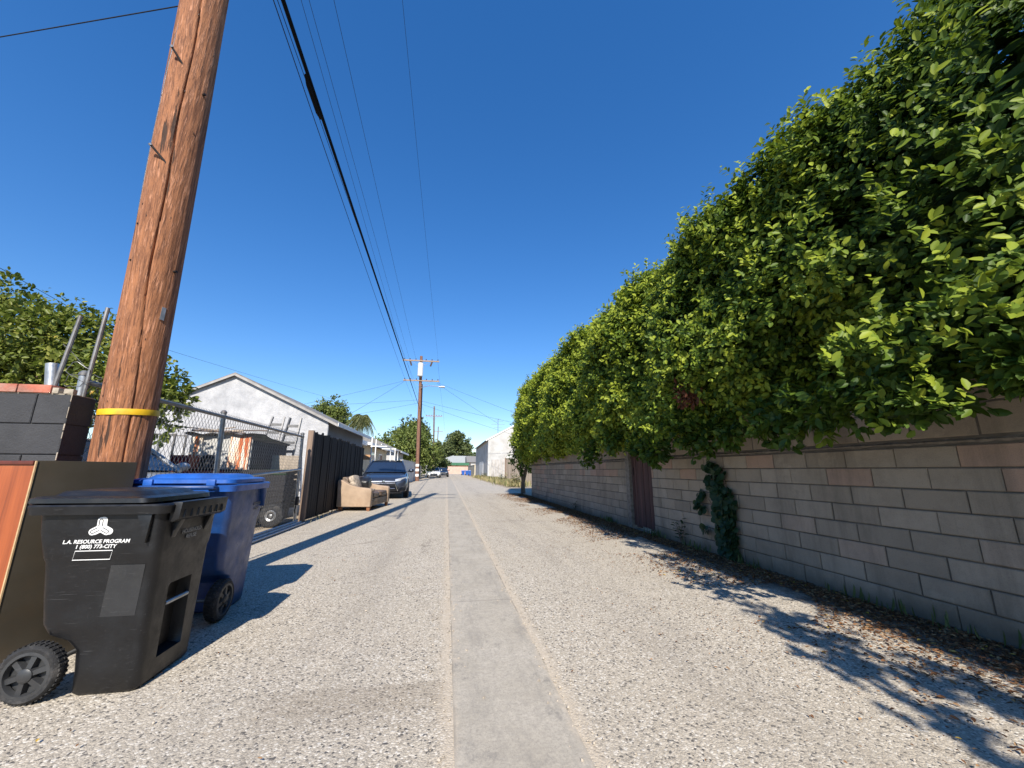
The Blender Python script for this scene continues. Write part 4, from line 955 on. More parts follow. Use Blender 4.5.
# red crates piled in the yard on a low bench
bench = empty('crate_bench', (-5.6, 8.3, 0), 'low dark bench carrying the red crates behind the silver car', 'bench')
cb = atY(193, 470, 8.3)
b = MB(); b.box((cb.x, 8.3, .74), (1.0, .5, .05)); b.build('bench_top', M['dark_sheet'], bench)
for sx in (-.45, .45):
    b = MB(); b.box((cb.x+sx, 8.3, .36), (.06, .45, .72)); b.build('leg', M['dark_sheet'], bench)
for i, (dx, zz) in enumerate(((-.30, .767), (.02, .767), (.33, .767), (-.16, 1.042))):
    g = empty('milk_crate', (cb.x+dx, 8.3, zz), ('red plastic crate at the %s of the yard bench' % ('left end', 'middle', 'right end')[i]) if i < 3 else 'red plastic crate stacked on top of the others on the bench', 'crate', 'red crates behind the chain link')
    for k in range(4):
        b = MB(); b.box((0, 0, .03+.07*k), (.30, .30, .022)); 
        o = b.build('slat_band', M['crate'], g, world=False)
    b = MB()
    for sx in (-1, 1):
        for sy in (-1, 1): b.box((sx*.14, sy*.14, .135), (.03, .03, .27))
    b.box((0, 0, .135), (.27, .27, .25)); b.build('corner_posts', M['crate'], g, world=False)
bx = empty('spare_tyre', (c_.x-.1, 8.75, 1.02), 'black spare tyre behind the red crates', 'tyre')
b = MB(); b.lathe([(-.05, .09), (-.06, .13), (-.045, .16), (.045, .16), (.06, .13), (.05, .09), (-.05, .09)], (-.12, 0.12, .16), 'y', 28, caps=False); b.build('tread', M['tyre'], bx, world=False, smooth=True)
b = MB(); b.lathe([(0, .09), (.02, .08), (.02, 0)], (-.12, .12, .16), 'y', 24, caps=False); b.build('rim', M['galv_dark'], bx, world=False, smooth=True)
# dark slatted trailer low behind the gate with a wheel
tl = empty('yard_trailer', (-3.9, 8.2, 0), 'dark slatted utility trailer with two wheels low behind the gate', 'trailer')
b = MB()
for i in range(7): b.box2((-4.9, 8.42, .34+i*.105), (-3.10, 8.45, .42+i*.105))
b.build('slats', M['dark_sheet'], tl)
b = MB(); b.box2((-4.9, 8.47, .30), (-3.10, 9.10, .34)); b.build('bed', M['dark_sheet'], tl)
b = MB()
for i in range(7): b.box2((-3.13, 8.47, .34+i*.105), (-3.10, 9.10, .42+i*.105))
b.build('end_slats', M['dark_sheet'], tl)
for yy, xx in ((8.30, -3.62), (8.32, -3.22)):
    b = MB(); b.lathe([(-.06, .10), (-.07, .17), (-.05, .205), (.05, .205), (.07, .17), (.06, .10)], (xx, yy, .205), 'y', 26, caps=True); wh = b.build('wheel', M['tyre'], tl, smooth=True, angle=40)
    b = MB(); b.lathe([(-.065, .10), (-.075, .09), (-.055, .05), (-.07, 0)], (xx, yy, .205), 'y', 20, caps=False); b.build('rim', M['galv'], wh, smooth=True)
# two step ladders leaning on the white gable
def ladder(p0, p1, width, label):
    g = empty('ladder', p0, label, 'ladder', 'ladders leaning by the white garage')
    d = Vector(p1)-Vector(p0); n = 8; w = Vector((width/2, 0, 0))
    for s in (-1, 1):
        b = MB(); b.bar(Vector(p0)+w*s*1.25, Vector(p1)+w*s*.8, .035, .07); b.build('rail', M['ladder'], g)
    for i in range(1, n):
        t = i/n; c_ = Vector(p0)+d*t; ww = w*(1.25-.45*t); b = MB(); b.bar(c_-ww, c_+ww, .03, .075); b.build('rung', M['ladder'], g)
ladder(atY(256, 485, 11.6), atY(279, 417, 12.6), .40, 'aluminium ladder nearer the rusty shed, leaning right')
ladder(atY(276, 488, 11.2), atY(296, 418, 11.7), .36, 'aluminium ladder nearer the dark board fence, leaning right')
b = MB(); p = atY(286, 462, 10.3); b.box((p.x, 10.3, .78), (.62, .025, 1.2)); o = b.build('plywood_sheet', M['plywood'], None, bevel=.003)
tag(o, 'bleached plywood sheet standing in the yard in front of the ladders', 'plywood')
g = empty('wheeled_bin', (p.x+.02, 9.75, 0), 'green lidded dark bin in the yard below the plywood sheet', 'bin')
b = MB(); b.loft([bin_ring(0, -.28, .28, .24, .04), bin_ring(.95, -.32, .32, .28, .05)]); b.build('body', M['dark_sheet'], g, world=False, smooth=True)
b = MB(); b.loft([bin_ring(.95, -.34, .34, .30, .06), bin_ring(1.0, -.34, .34, .30, .06), bin_ring(1.05, -.2, .2, .2, .06)]); b.build('lid', M['green_lid'], g, world=False, smooth=True)
# narrow louvred metal vent frame near the pole
b = MB(); p = atY(163, 460, 10.5)
g = empty('tall_cage', (p.x, 10.5, 0), 'tall rusty wire cage near the pole in front of the white garage', 'cage')
for sx in (-.28, .28):
    for sy in (-.2, .2):
        b = MB(); b.bar((p.x+sx, 10.5+sy, 0), (p.x+sx, 10.5+sy, 1.86), .035); b.build('upright', M['galv_dark'], g)
for zz in (.6, 1.2, 1.84):
    b = MB()
    for sy in (-.2, .2): b.bar((p.x-.28, 10.5+sy, zz), (p.x+.28, 10.5+sy, zz), .025)
    b.build('crossbar', M['galv_dark'], g)
# ------------------------------------------------------------------ white stucco garage on the left
ga = empty('garage', (-7.0, 17, 0), 'white stucco garage with a low gable behind the chain link yard', 'garage')
X0, X1, Y0, Y1, ZE, ZA, XA = -10.1, -4.03, 14.0, 19.6, 2.66, 4.12, -7.08
b = MB(); b.prism([(X0, -.1), (X1, -.1), (X1, ZE), (XA, ZA), (X0, ZE)], Y0, Y1, 'xz'); b.build('wall', M['white_stucco'], ga)
b = MB(); ov = .34; sl = (ZA-ZE)/(X1-XA); sr = (ZA-ZE)/(XA-X0)
poly = [(XA, ZA+.03), (X1+ov, ZE-ov*sl+.03), (X1+ov, ZE-ov*sl+.075), (XA, ZA+.08), (X0-ov, ZE-ov*sr+.075), (X0-ov, ZE-ov*sr+.03)]
b.prism(poly, Y0-.10, Y1+.3, 'xz'); b.build('roof', M['shingle'], ga)
for (xa, za, xb, zb) in ((XA, ZA, X1+ov, ZE-ov*sl), (XA, ZA, X0-ov, ZE-ov*sr)):
    b = MB(); s_ = 1 if xb > xa else -1
    b.loft([[(xa, Y0-.125, za-.03), (xa, Y0-.103, za-.03), (xa, Y0-.103, za+.045), (xa, Y0-.125, za+.045)], [(xb, Y0-.125, zb-.03), (xb, Y0-.103, zb-.03), (xb, Y0-.103, zb+.045), (xb, Y0-.125, zb+.045)]]); b.build('rake_board', M['rake'], ga)
b = MB(); b.box2((X1+ov+.002, Y0-.1, ZE-ov*sl-.02), (X1+ov+.022, Y1+.3, ZE-ov*sl+.10)); b.build('fascia', M['trim'], ga)
b = MB(); b.box2((X1-.001, Y0+.004, 0), (X1+.025, Y1-.05, ZE-.1)); b.build('side_wall', M['side_grey'], ga)  # blue-grey panel over the alley side, darker than the stucco front

# ------------------------------------------------------------------ house behind the car
hs = empty('house', (-7, 28, 0), 'low cream house with white fascia and hipped grey roof behind the parked sedan', 'house')
X0, X1, Y0, Y1 = -12.0, -4.55, 22.5, 31.0
b = MB(); b.box2((X0, Y0, -.1), (X1, Y1, 2.42)); b.build('wall', M['cream'], hs)
b = MB(); o_ = .45; ze = 2.50; e0 = [(X0-o_, Y0-o_, ze), (X1+o_, Y0-o_, ze), (X1+o_, Y1+o_, ze), (X0-o_, Y1+o_, ze)]; rd = [(X0+3.2, (Y0+Y1)/2, 3.55), (X1-3.2, (Y0+Y1)/2, 3.55)]
b.add(e0+rd, [(0, 1, 5, 4), (1, 2, 5), (2, 3, 4, 5), (3, 0, 4), (0, 3, 2, 1)]); b.build('roof', M['shingle'], hs)
for p, q in ((0, 1), (1, 2)):
    b = MB(); b.bar(Vector(e0[p])+Vector((.012, -.012, -.075)), Vector(e0[q])+Vector((.012, -.012, -.075)), .03, .15); b.build('fascia', M['trim'], hs)
for yy in (24.6, 27.6):
    b = MB(); b.box2((X1-.02, yy, 1.0), (X1+.02, yy+1.3, 2.1)); f = b.build('window', M['trim'], hs)
    b = MB(); b.box2((X1+.021, yy+.08, 1.08), (X1+.03, yy+1.22, 2.02)); b.build('pane', M['dark_glass'], f)
b = MB(); b.box2((X1-1.9, Y0-.025, 0), (X1-.4, Y0+.02, 2.05)); b.build('door', M['trim'], hs)
# white flat awning in front of it
aw = empty('awning', (-5.2, 20.7, 0), 'flat white patio awning between the garage and the cream house', 'awning')
b = MB(); b.box2((-8.5, 20.1, 2.30), (-4.25, 22.0, 2.52)); b.build('canopy', M['trim'], aw, bevel=.01)
for xx in (-8.3, -4.4):
    b = MB(); b.box2((xx-.05, 20.2, 0), (xx+.05, 20.3, 2.30)); b.build('post', M['trim'], aw)
b = MB(); b.box2((-6.6, 21.2, 1.55), (-3.9, 21.3, 1.80)); b.build('beam', M['wood_beam'], aw)
# white tubular frame beside the house
fr = empty('pipe_stand', (-3.6, 23, 0), 'white tubular frame standing beside the cream house above the car', 'frame')
for xx, yy, zz in ((-3.75, 20.5, 2.65), (-3.55, 20.5, 2.55), (-3.3, 24.0, 2.3), (-3.05, 24.0, 2.3), (-3.3, 27.5, 2.3)):
    b = MB(); b.bar((xx, yy, 0), (xx, yy, zz), .045); b.build('upright', M['trim'], fr)
for yy, zz in ((20.5, 2.2), (24.0, 2.25)):
    b = MB(); b.bar((-3.8, yy, zz), (-3.0, yy, zz), .05); b.build('crossbar', M['trim'], fr)
b = MB(); b.bar((-3.3, 20.6, 2.3), (-3.3, 27.5, 2.3), .05); b.build('crossbar', M['trim'], fr)
# second low house along the left side
h2 = empty('house', (-6.6, 37, 0), 'pale flat fronted house with a sloping grey roof just before the striped pole', 'house')
b = MB(); b.box2((-10.5, 33.2, -.1), (-4.2, 39.0, 2.5)); b.build('wall', M['smooth_white'], h2)
b = MB(); b.prism([(-11.0, 2.52), (-3.7, 2.52), (-7.3, 4.1)], 32.8, 39.4, 'xz'); b.build('roof', M['shingle'], h2)
b = MB(); b.box2((-3.72, 32.8, 2.40), (-3.69, 39.4, 2.55)); b.build('fascia', M['trim'], h2)
b = MB(); b.box2((-4.22, 35.5, .9), (-4.17, 36.9, 2.0)); f = b.build('window', M['trim'], h2)
b = MB(); b.box2((-4.168, 35.6, 1.0), (-4.16, 36.8, 1.9)); b.build('pane', M['dark_glass'], f)
def plain_wall(name, a, c, h, mat, label, th=.18, cat='wall', capm=None):
    a, c = Vector((*a, 0)), Vector((*c, 0)); d = (c-a).normalized(); n_ = Vector((-d.y, d.x, 0))*th
    g = empty(name, (a+c)/2, label, cat)
    b = MB(); quadbox(b, a-Vector((0, 0, .1)), c-a, n_, up*(h+.1)); b.build('panel', mat, g)
    b = MB(); quadbox(b, a-n_*.15-d*.02+up*h, (c-a)+d*.04, n_*1.3, up*.06); b.build('coping', capm or mat, g, bevel=.01)
    return g
plain_wall('garden_wall', (-3.35, 41.5), (-3.5, 31.0), 1.75, M['smooth_white'], 'white garden wall between the sedan and the striped pole')
plain_wall('garden_wall', (-3.4, 52.0), (-3.4, 42.5), 1.5, M['cream'], 'cream garden wall just beyond the striped pole')
plain_wall('garden_wall', (-3.2, 86.0), (-3.4, 66.0), 1.7, M['smooth_white'], 'pale garden wall far down the left side beyond the white car')

# ------------------------------------------------------------------ far end of the alley
plain_wall('pink_wall', (6.6, 115), (-3.2, 115), 2.0, M['pink'], 'low pink wall closing the far end of the alley')
fh = empty('house', (2, 130, 0), 'grey roofed house with green fascia behind the pink wall', 'house')
b = MB(); b.box2((-4, 126, -.1), (12, 136, 2.5)); b.build('wall', M['wood_beam'], fh)
b = MB(); e0 = [(-5, 125, 3.3), (13, 125, 3.3), (13, 137, 3.3), (-5, 137, 3.3)]; rd = [(1.5, 131, 5.6), (7, 131, 5.6)]
b.add(e0+rd, [(0, 1, 5, 4), (1, 2, 5), (2, 3, 4, 5), (3, 0, 4), (0, 3, 2, 1)]); b.build('roof', M['shingle_pale'], fh)
b = MB(); b.box2((-5, 124.94, 2.5), (7.2, 124.99, 3.3)); b.build('fascia', M['green_trim'], fh)
h3 = empty('shed', (6.9, 101, 0), 'small white shed with dark roof beyond the far blue bins', 'shed')
b = MB(); b.box2((5.6, 96, -.1), (9.5, 104, 2.9)); b.build('wall', M['smooth_white'], h3)
b = MB(); b.prism([(95.6, 2.9), (104.4, 2.9), (104.4, 4.3), (100, 4.5)], 4.6, 9.8, 'yz'); b.build('roof', M['shingle'], h3)
def far_bin(x, y, label):
    g = empty('wheeled_bin', (x, y, 0), label, 'bin', 'blue bins at the far end of the alley')
    b = MB(); b.loft([bin_ring(0, -.30, .26, .26, .04), bin_ring(.95, -.40, .38, .33, .05)]); b.build('body', M['blue_lid'], g, world=False, smooth=True)
    b = MB(); b.loft([bin_ring(.95, -.42, .40, .36, .06), bin_ring(1.02, -.40, .38, .34, .06)]); b.build('lid', M['blue_lid'], g, world=False, smooth=True)
    b = MB()
    for s in (-1, 1): b.lathe([(-.04, 0), (-.04, .14), (.04, .14), (.04, 0)], (-.3, s*.25, .14), 'y', 14, caps=False)
    b.build('wheels', M['tyre'], g, world=False, smooth=True)
far_bin(3.5, 88, 'blue bin at the left of the far row, in front of the pink wall')
far_bin(4.35, 88.4, 'blue bin in the middle of the far row, beside the pink wall end')
far_bin(4.55, 79, 'blue bin at the right of the far row, against the white building')

# ------------------------------------------------------------------ white building on the right and its fences
rb = empty('building', (9, 58, 0), 'tall white gabled building on the right beyond the hedge', 'building')
X0, X1, Y0, Y1, ZE, ZA, XA = 4.65, 13.5, 46.0, 66.0, 4.55, 7.0, 9.1
b = MB(); b.prism([(X0, -.1), (X1, -.1), (X1, ZE), (XA, ZA), (X0, ZE)], Y0, Y1, 'xz'); b.build('wall', M['smooth_white'], rb)
b = MB(); sl = (ZA-ZE)/(XA-X0); ov = .3
b.prism([(XA, ZA+.03), (X1+ov, ZE-ov*sl+.03), (X1+ov, ZE-ov*sl+.14), (XA, ZA+.15), (X0-ov, ZE-ov*sl+.14), (X0-ov, ZE-ov*sl+.03)], Y0-.05, Y1+.2, 'xz'); b.build('roof', M['shingle'], rb)
b = MB(); b.loft([[(XA, Y0-.08, ZA), (XA, Y0-.055, ZA), (XA, Y0-.055, ZA+.14), (XA, Y0-.08, ZA+.14)], [(X0-ov, Y0-.08, ZE-ov*sl), (X0-ov, Y0-.055, ZE-ov*sl), (X0-ov, Y0-.055, ZE-ov*sl+.14), (X0-ov, Y0-.08, ZE-ov*sl+.14)]]); b.build('rake_board', M['trim'], rb)
b = MB(); b.box2((X0-.03, 52, 0.1), (X0+.01, 58, 2.2)); b.build('garage_door', M['trim'], rb)
an = empty('aerial', (5.9, 47, 5.2), 'thin rooftop aerial on the white right hand building', 'aerial')
b = MB(); b.tube([(5.9, 47, 4.9), (5.9, 47, 7.2)], .03, 6); b.build('mast', M['galv_dark'], an)
b = MB()
for zz, w_ in ((6.1, .5), (6.5, .8), (6.9, .6), (7.15, .35)): b.bar((5.9-w_, 47, zz), (5.9+w_, 47, zz), .025)
b.build('elements', M['galv_dark'], an)
def board_wall(name, a, c, h, mat, label, posts=True):
    a, c = Vector((*a, 0)), Vector((*c, 0)); L_ = (c-a).length; d = (c-a).normalized(); n_ = Vector((-d.y, d.x, 0))
    g = empty(name, (a+c)/2, label, 'fence'); b = MB(); t = []; s = 0
    while s < L_:
        w_ = random.uniform(.12, .16); hh = h+random.uniform(-.05, .05); k0 = len(b.v)
        quadbox(b, a+d*s+n_*random.uniform(-.01, .01), d*min(w_-.01, L_-s), n_*.022, up*hh); t += [random.random()]*8; s += w_
    o = b.build('boards', mat, g); set_tint(o, t)
    if posts:
        s = 0
        while s <= L_+.01:
            b = MB(); quadbox(b, a+d*(s-.05)-n_*.06, d*.1, n_*.05, up*(h+.08)); b.build('post', M['post'], g); s += 2.4
    return g
board_wall('board_fence', (4.75, 32.5), (8.2, 31.0), 2.0, M['grey_wood'], 'weathered grey board fence facing the alley between the hedge and the white gate')
wg = empty('white_gate', (5.8, 44, 0), 'grimy white double gate between the grey board fence and the white building', 'gate')
for i, (ya, yb) in enumerate(((4.85, 5.95), (6.0, 7.1))):
    b = MB(); b.box2((ya, 44.0, .05), (yb, 44.05, 2.25)); lf = b.build('leaf', M['grimy'], wg, bevel=.006)
    b = MB()
    for k in range(6): b.box2((ya+.06+k*.18, 43.985, .1), (ya+.09+k*.18, 43.998, 2.2))
    b.build('battens', M['plywood'], lf)
b = MB(); b.box2((7.15, 43.95, 0), (7.28, 44.08, 2.4)); b.build('post', M['post'], wg)
plain_wall('garden_wall', (4.62, 44.1), (4.64, 45.9), 2.1, M['smooth_white'], 'short white wall panel joining the gate to the white building')
plain_wall('garden_wall', (4.66, 66.3), (5.0, 94), 1.9, M['cream'], 'long pale wall beyond the white building on the right')

# ------------------------------------------------------------------ poles down the alley
def far_pole(base, top, r0_, r1_, mat, label, arms, full=True):
    g = empty('utility_pole', base, label, 'utility pole')
    pole_mesh(Vector(base), Vector(top), r0_, r1_, 16, 14, 0.002).build('shaft', mat, g, smooth=True, angle=60)
    bx_, tx = Vector(base), Vector(top)
    for zz, w_, dx in arms:
        c = bx_.lerp(tx, zz/top[2]); b = MB(); b.box((c.x+dx, c.y-r1_-.06, zz), (w_, .10, .13)); a = b.build('crossarm', M['arm'], g)
        for s in (-1, 1):
            for q in (.46, .30, .14):
                b = MB(); b.lathe([(0, .025), (.05, .025), (.06, .06), (.14, .055), (.17, 0)], (c.x+dx+s*w_*q, c.y-r1_-.06, zz+.065), 'z', 8, caps=False); b.build('insulator', M['insul'], a, smooth=True)
        if full:
            for s in (-1, 1):
                b = MB(); b.bar((c.x+dx+s*w_*.28, c.y-r1_-.06, zz-.06), (c.x, c.y-r1_-.03, zz-.62), .04, .02); b.build('brace', M['galv_dark'], g)
    return g
P2B, P2T = Vector((-2.84, 40.0, 0)), Vector((-3.10, 40.0, 12.6))
p2 = far_pole(P2B, P2T, .20, .14, M['pole_far'], 'brown utility pole with white stripes and a grey transformer beyond the sedan', [(12.05, 3.7, 0), (9.95, 3.6, 0.1)])
for zz in (.55, 1.05, 1.5):
    c = P2B.lerp(P2T, zz/12.6); b = MB(); rr = .20-.06*zz/12.6+.004
    b.lathe([(-.12, rr), (.12, rr-.001)], (c.x, c.y, zz), 'z', 24, caps=False); b.build('white_stripe', M['trim'], p2, smooth=True)
b = MB(); c = P2B.lerp(P2T, .86); b.lathe([(0, 0), (.02, .27), (1.35, .27), (1.40, .22), (1.42, 0)], (c.x-.02, c.y-.45, 10.35), 'z', 24, caps=False); b.build('transformer', M['transformer'], p2, smooth=True, angle=40)
for s in (-1, 1):
    b = MB(); b.tube([(c.x+s*1.1, c.y-.25, 11.95), (c.x+s*.95, c.y-.25, 11.5)], .09, 10); b.build('cutout_fuse', M['insul'], p2, smooth=True)
b = MB(); b.tube([P2B.lerp(P2T, z/12.6)+Vector((.20, -.1, 0)) for z in (.3, 3, 6, 9.6)], .05, 8); b.build('riser_pipe', M['cable'], p2, smooth=True)
b = MB(); b.tube([(c.x+.1, 39.7, 9.2), (c.x+.9, 39.3, 9.35), (c.x+2.0, 39.0, 9.25)], .035, 8); o = b.build('lamp_arm', M['galv'], p2, smooth=True)
b = MB(); b.lathe([(-.32, .0), (-.28, .07), (.1, .11), (.3, .09), (.34, 0)], (c.x+2.2, 39.0, 9.22), 'x', 14, caps=False); b.build('lamp_head', M['galv'], o, smooth=True)
P3B, P3T = Vector((-2.43, 73, 0)), Vector((-2.80, 73, 12.6))
far_pole(P3B, P3T, .19, .13, M['pole_grey'], 'grey utility pole with one crossarm beyond the white car', [(10.75, 3.0, 0)])
far_pole((-2.9, 112, 0), (-2.9, 112, 13.0), .19, .13, M['pole_grey'], 'smallest and farthest utility pole above the trees at the alley end', [(11.6, 2.6, 0)], False)

# ------------------------------------------------------------------ wires
def wire(pts, r, label, sag=0.0, name='power_line', n=28, group=None, mat=None):
    out = []
    for a, c in zip(pts, pts[1:]):
        a, c = Vector(a), Vector(c); L_ = (c-a).length
        for i in range(n+1 if c == Vector(pts[-1]) else n):
            t = i/n; out.append(a.lerp(c, t)-Vector((0, 0, sag*4*t*(1-t)*(L_/40)**2)))
    b = MB(); b.tube(out, r, 6); return tag(b.build(name, mat or M['thin_wire'], None, smooth=True, angle=80), label, 'wire', group)
back = -36
def span(xy_top, Y_at, end, r, label, sag, name='power_line', mat=None):
    """a wire from behind the camera, past the sight line at its own distance, to pole two"""
    q = atY(xy_top[0], xy_top[1], Y_at); e = Vector(end); d = (e-q)/(e.y-q.y)
    st_ = q+d*(3.0-q.y)
    return wire([st_, q, e] if q.y > 3.05 else [q, e], r, label, sag, name, mat=mat)
ARM = P2B.lerp(P2T, 12.05/12.6)
span((279, -12), 2.95, (-2.93, 39.75, 7.0), .021, 'thick black cable running from the near pole to the striped pole', .0, 'cable', M['cable'])
b = MB(); q = atY(280, -4, 3.0); e = Vector((-2.93, 39.75, 7.0))
p0 = q.lerp(e, .020); p1 = q.lerp(e, .036); b.tube([p0-Vector((0, 0, .03)), p0.lerp(p1, .2)-Vector((0, 0, .05)), p0.lerp(p1, .8)-Vector((0, 0, .05)), p1-Vector((0, 0, .03))], [.012, .026, .026, .012], 8)
tag(b.build('cable_splice', M['cable'], None, smooth=True), 'black splice case hanging on the thick cable', 'splice case')
span((272, -4), 3.1, (-3.35, 39.8, 7.35), .005, 'thin wire left of the thick cable, lower on the striped pole', .25)
span((276, -4), 3.1, (-3.6, 39.8, 9.9), .004, 'thin wire just left of the thick cable, ending on the lower crossarm', .2)
span((300, -4), 8.3, (-4.75, 39.8, 12.15), .006, 'fine power line ending at the left tip of the upper crossarm', .15)
span((308, -4), 8.3, (-4.25, 39.8, 12.15), .006, 'fine power line second from the left on the upper crossarm', .15)
span((333, -4), 8.3, (-3.6, 39.8, 12.15), .006, 'fine power line third from the left on the upper crossarm', .15)
span((402, -4), 8.3, (-1.35, 39.8, 12.15), .005, 'faintest power line, at the right end of the upper crossarm', .15)
wire([(-2.93, 40.2, 6.9), (-2.6, 72.8, 6.0), (-2.9, 112, 6.5)], .018, 'black cable sagging from the striped pole to the grey pole', 1.2, 'cable', mat=M['cable'])
for i, x in enumerate((-4.6, -1.4)): wire([(x, 40, 12.15), (x+.4, 72.9, 10.85), (x+.4, 112, 11.7)], .008, ('left', 'right')[i]+' hand power line from the striped pole to the poles beyond', .5)
q = atY(0, 37, 3.9); p = on_pole(5.13, 2.6); d = (q-p)
wire([p, q, q+d*1.6], .0055, 'single dropped wire leaving the near pole to the upper left', .1)
ends = [((-4.7, 40, 9.9), atY(180, 430, 30), 'house drop wire from the crossarm down left, upper one'), ((-4.6, 40, 9.9), atY(290, 447, 24), 'house drop wire from the crossarm down left, steeper one'),
        ((-3.0, 40, 8.0), atY(250, 408, 34), 'long thin wire crossing left of the striped pole above the garage'), ((-3.0, 40, 7.7), atY(290, 425, 32), 'thin wire from the striped pole toward the palm'),
        ((-1.3, 40, 9.85), atY(515, 413, 36), 'house drop wire to the right, ending behind the hedge'), ((-1.4, 40, 9.8), (5.9, 47, 6.6), 'house drop wire running to the rooftop aerial'),
        ((-2.9, 40, 7.9), atY(515, 423, 38), 'long thin wire crossing right toward the hedge'), ((-2.9, 40, 7.6), atY(520, 437, 44), 'lowest thin wire running right toward the white building')]
for a, c, lb in ends: wire([a, c], .010, lb, .6)
wire([atY(0, 268, 9), atY(120, 335, 16), atY(330, 398, 38)], .006, 'thin drop wire passing over the left garden tree', .2)
# ------------------------------------------------------------------ trees
def tree_trunk(parent, base, top, r, limbs, mat=None):
    b = MB(); base, top = Vector(base), Vector(top)
    pts = [base.lerp(top, t)+Vector((.05*math.sin(t*5), .04*math.cos(t*4), 0))*r*4*t for t in [i/6 for i in range(7)]]
    b.tube(pts, [r*(1.25 if i == 0 else 1-.45*i/6) for i in range(7)], 12)
    for q in limbs:
        s = pts[random.choice((3, 4, 5))]; q = Vector(q); m = s.lerp(q, .5)+Vector((0, 0, .12*(q-s).length))
        b.tube([s, m, q], [r*.5, r*.32, r*.1], 7)
    b.build('trunk', mat or M['bark'], parent, smooth=True, angle=60)
def lobes_leaves(lobes, n, leaf, spread=.35, shell=.55, clump=9):
    """leaf clumps spread through a set of ellipsoid lobes -> arrays"""
    vol = np.array([l[1][0]*l[1][1]*l[1][2] for l in lobes])**(2/3); pr = vol/vol.sum()
    nc = max(8, n//clump); which = rng.choice(len(lobes), nc, p=pr)
    C = np.array([l[0] for l in lobes])[which]; Rr = np.array([l[1] for l in lobes])[which]
    d = rand_dirs(nc); rad = 1-np.abs(rng.normal(0, 1-shell, nc)); rad = np.clip(rad, .15, 1.12)
    ang = np.array([noise.noise(Vector(x)*1.0) for x in (C+d*Rr*1.0)*1.3/ max(.4, Rr.mean())])
    rad = rad*(1+.30*ang)
    pc = C+d*Rr*rad[:, None]
    out = unit(d/Rr)
    tw = unit(out*0.8+rand_dirs(nc)*0.7+np.array([0, 0, .25]))
    K = clump
    P = np.repeat(pc, K, 0)+rng.normal(0, spread, (nc*K, 3))*np.repeat(Rr.min(axis=1), K)[:, None]*.22
    A = unit(np.repeat(tw, K, 0)+rand_dirs(nc*K)*.9+np.array([0, 0, -.15]))
    Nn = unit(np.repeat(out, K, 0)*.7+np.array([0, 0, .6])+rand_dirs(nc*K)*.65)
    s = leaf*rng.uniform(.65, 1.25, nc*K)
    tint = np.clip(np.repeat(rng.beta(2, 2.2, nc), K)*.75+rng.uniform(0, .3, nc*K), 0, 1)
    return P, A, Nn, s, tint
def make_tree(name, base, height, lobes, n, leaf, mat, label, r=.16, group=None, cat='tree', clump=9, shell=.55, spread=.35, extra_tint=0):
    g = empty(name, base, label, cat, group)
    c = lobes[0][0]
    tree_trunk(g, base, (c[0], c[1], c[2]), r, [(l[0][0], l[0][1], l[0][2]) for l in lobes])
    P, A, Nn, s, t = lobes_leaves(lobes, n, leaf, spread, shell, clump)
    leaf_obj('crown', P, A, Nn, s, np.clip(t+extra_tint, 0, 1), mat, g, width=.55); return g
# the citrus-like tree behind the grey wall
def L3(x, y, Y, rx, ry, rz): p = atY(x, y, Y); return ((p.x, p.y, p.z), (rx, ry, rz))
lobes = [L3(20, 358, 7.4, 1.5, 1.3, .85), L3(-30, 335, 7.6, 1.3, 1.3, 1.0), L3(75, 350, 7.2, .95, 1.0, .75), L3(112, 372, 7.0, .62, .8, .62), L3(145, 388, 7.0, .55, .7, .5), L3(166, 396, 6.9, .38, .4, .30), L3(172, 402, 6.8, .25, .3, .28), L3(6, 305, 7.3, .38, .5, .5), L3(60, 325, 7.2, .5, .6, .45), L3(-20, 400, 7.6, 1.6, 1.2, .8), L3(70, 395, 7.6, 1.2, 1.0, .6), L3(160, 425, 6.9, .3, .3, .35)]
make_tree('garden_tree', (-6.6, 7.6, 0), 4, lobes, 30000, .085, M['citrus'], 'leafy yellow green garden tree behind the grey wall at the far left', .12, clump=8, shell=.45)
lobes = [L3(405, 447, 55, 3.6, 3, 2.6), L3(388, 452, 55, 2.6, 3, 2.2), L3(424, 455, 56, 2.6, 3, 2.6), L3(412, 436, 57, 2.4, 2.4, 1.9), L3(376, 460, 54, 2, 2, 1.6)]
make_tree('broadleaf_tree', (-7.5, 56, 0), 7, lobes, 11000, .36, M['tree_g'], 'rounded bright green tree behind the striped pole, left of it', .25)
lobes = [L3(412, 432, 70, 2.6, 2.6, 2.4), L3(420, 436, 70, 2.2, 2.4, 2.6), L3(405, 440, 71, 2.2, 2.4, 2.0), L3(418, 425, 70, 1.0, 1.0, 1.3)]
make_tree('cedar_tree', (-5.6, 70, 0), 8, lobes, 6500, .40, M['tree_d'], 'darker pointed tree rising behind the rounded green tree', .25)
lobes = [L3(436, 455, 84, 1.9, 2, 2.0), L3(429, 461, 82, 1.8, 2, 2.2), L3(442, 464, 88, 1.2, 1.4, 1.5), L3(437, 447, 84, 1.2, 1.2, 1.2)]
make_tree('broadleaf_tree', (-3.9, 84, 0), 7, lobes, 6500, .42, M['tree_d'], 'dark bushy tree above the far white car', .25)
lobes = [L3(456, 445, 140, 4.6, 5, 4.2), L3(447, 450, 140, 2.8, 4, 3.0), L3(465, 450, 140, 2.8, 4, 3.2), L3(456, 438, 140, 3.0, 4, 2.2)]
make_tree('broadleaf_tree', (3.6, 141, 0), 12, lobes, 7500, .70, M['tree_d'], 'round crowned tree behind the grey roofed house at the alley end', .4, extra_tint=.1)
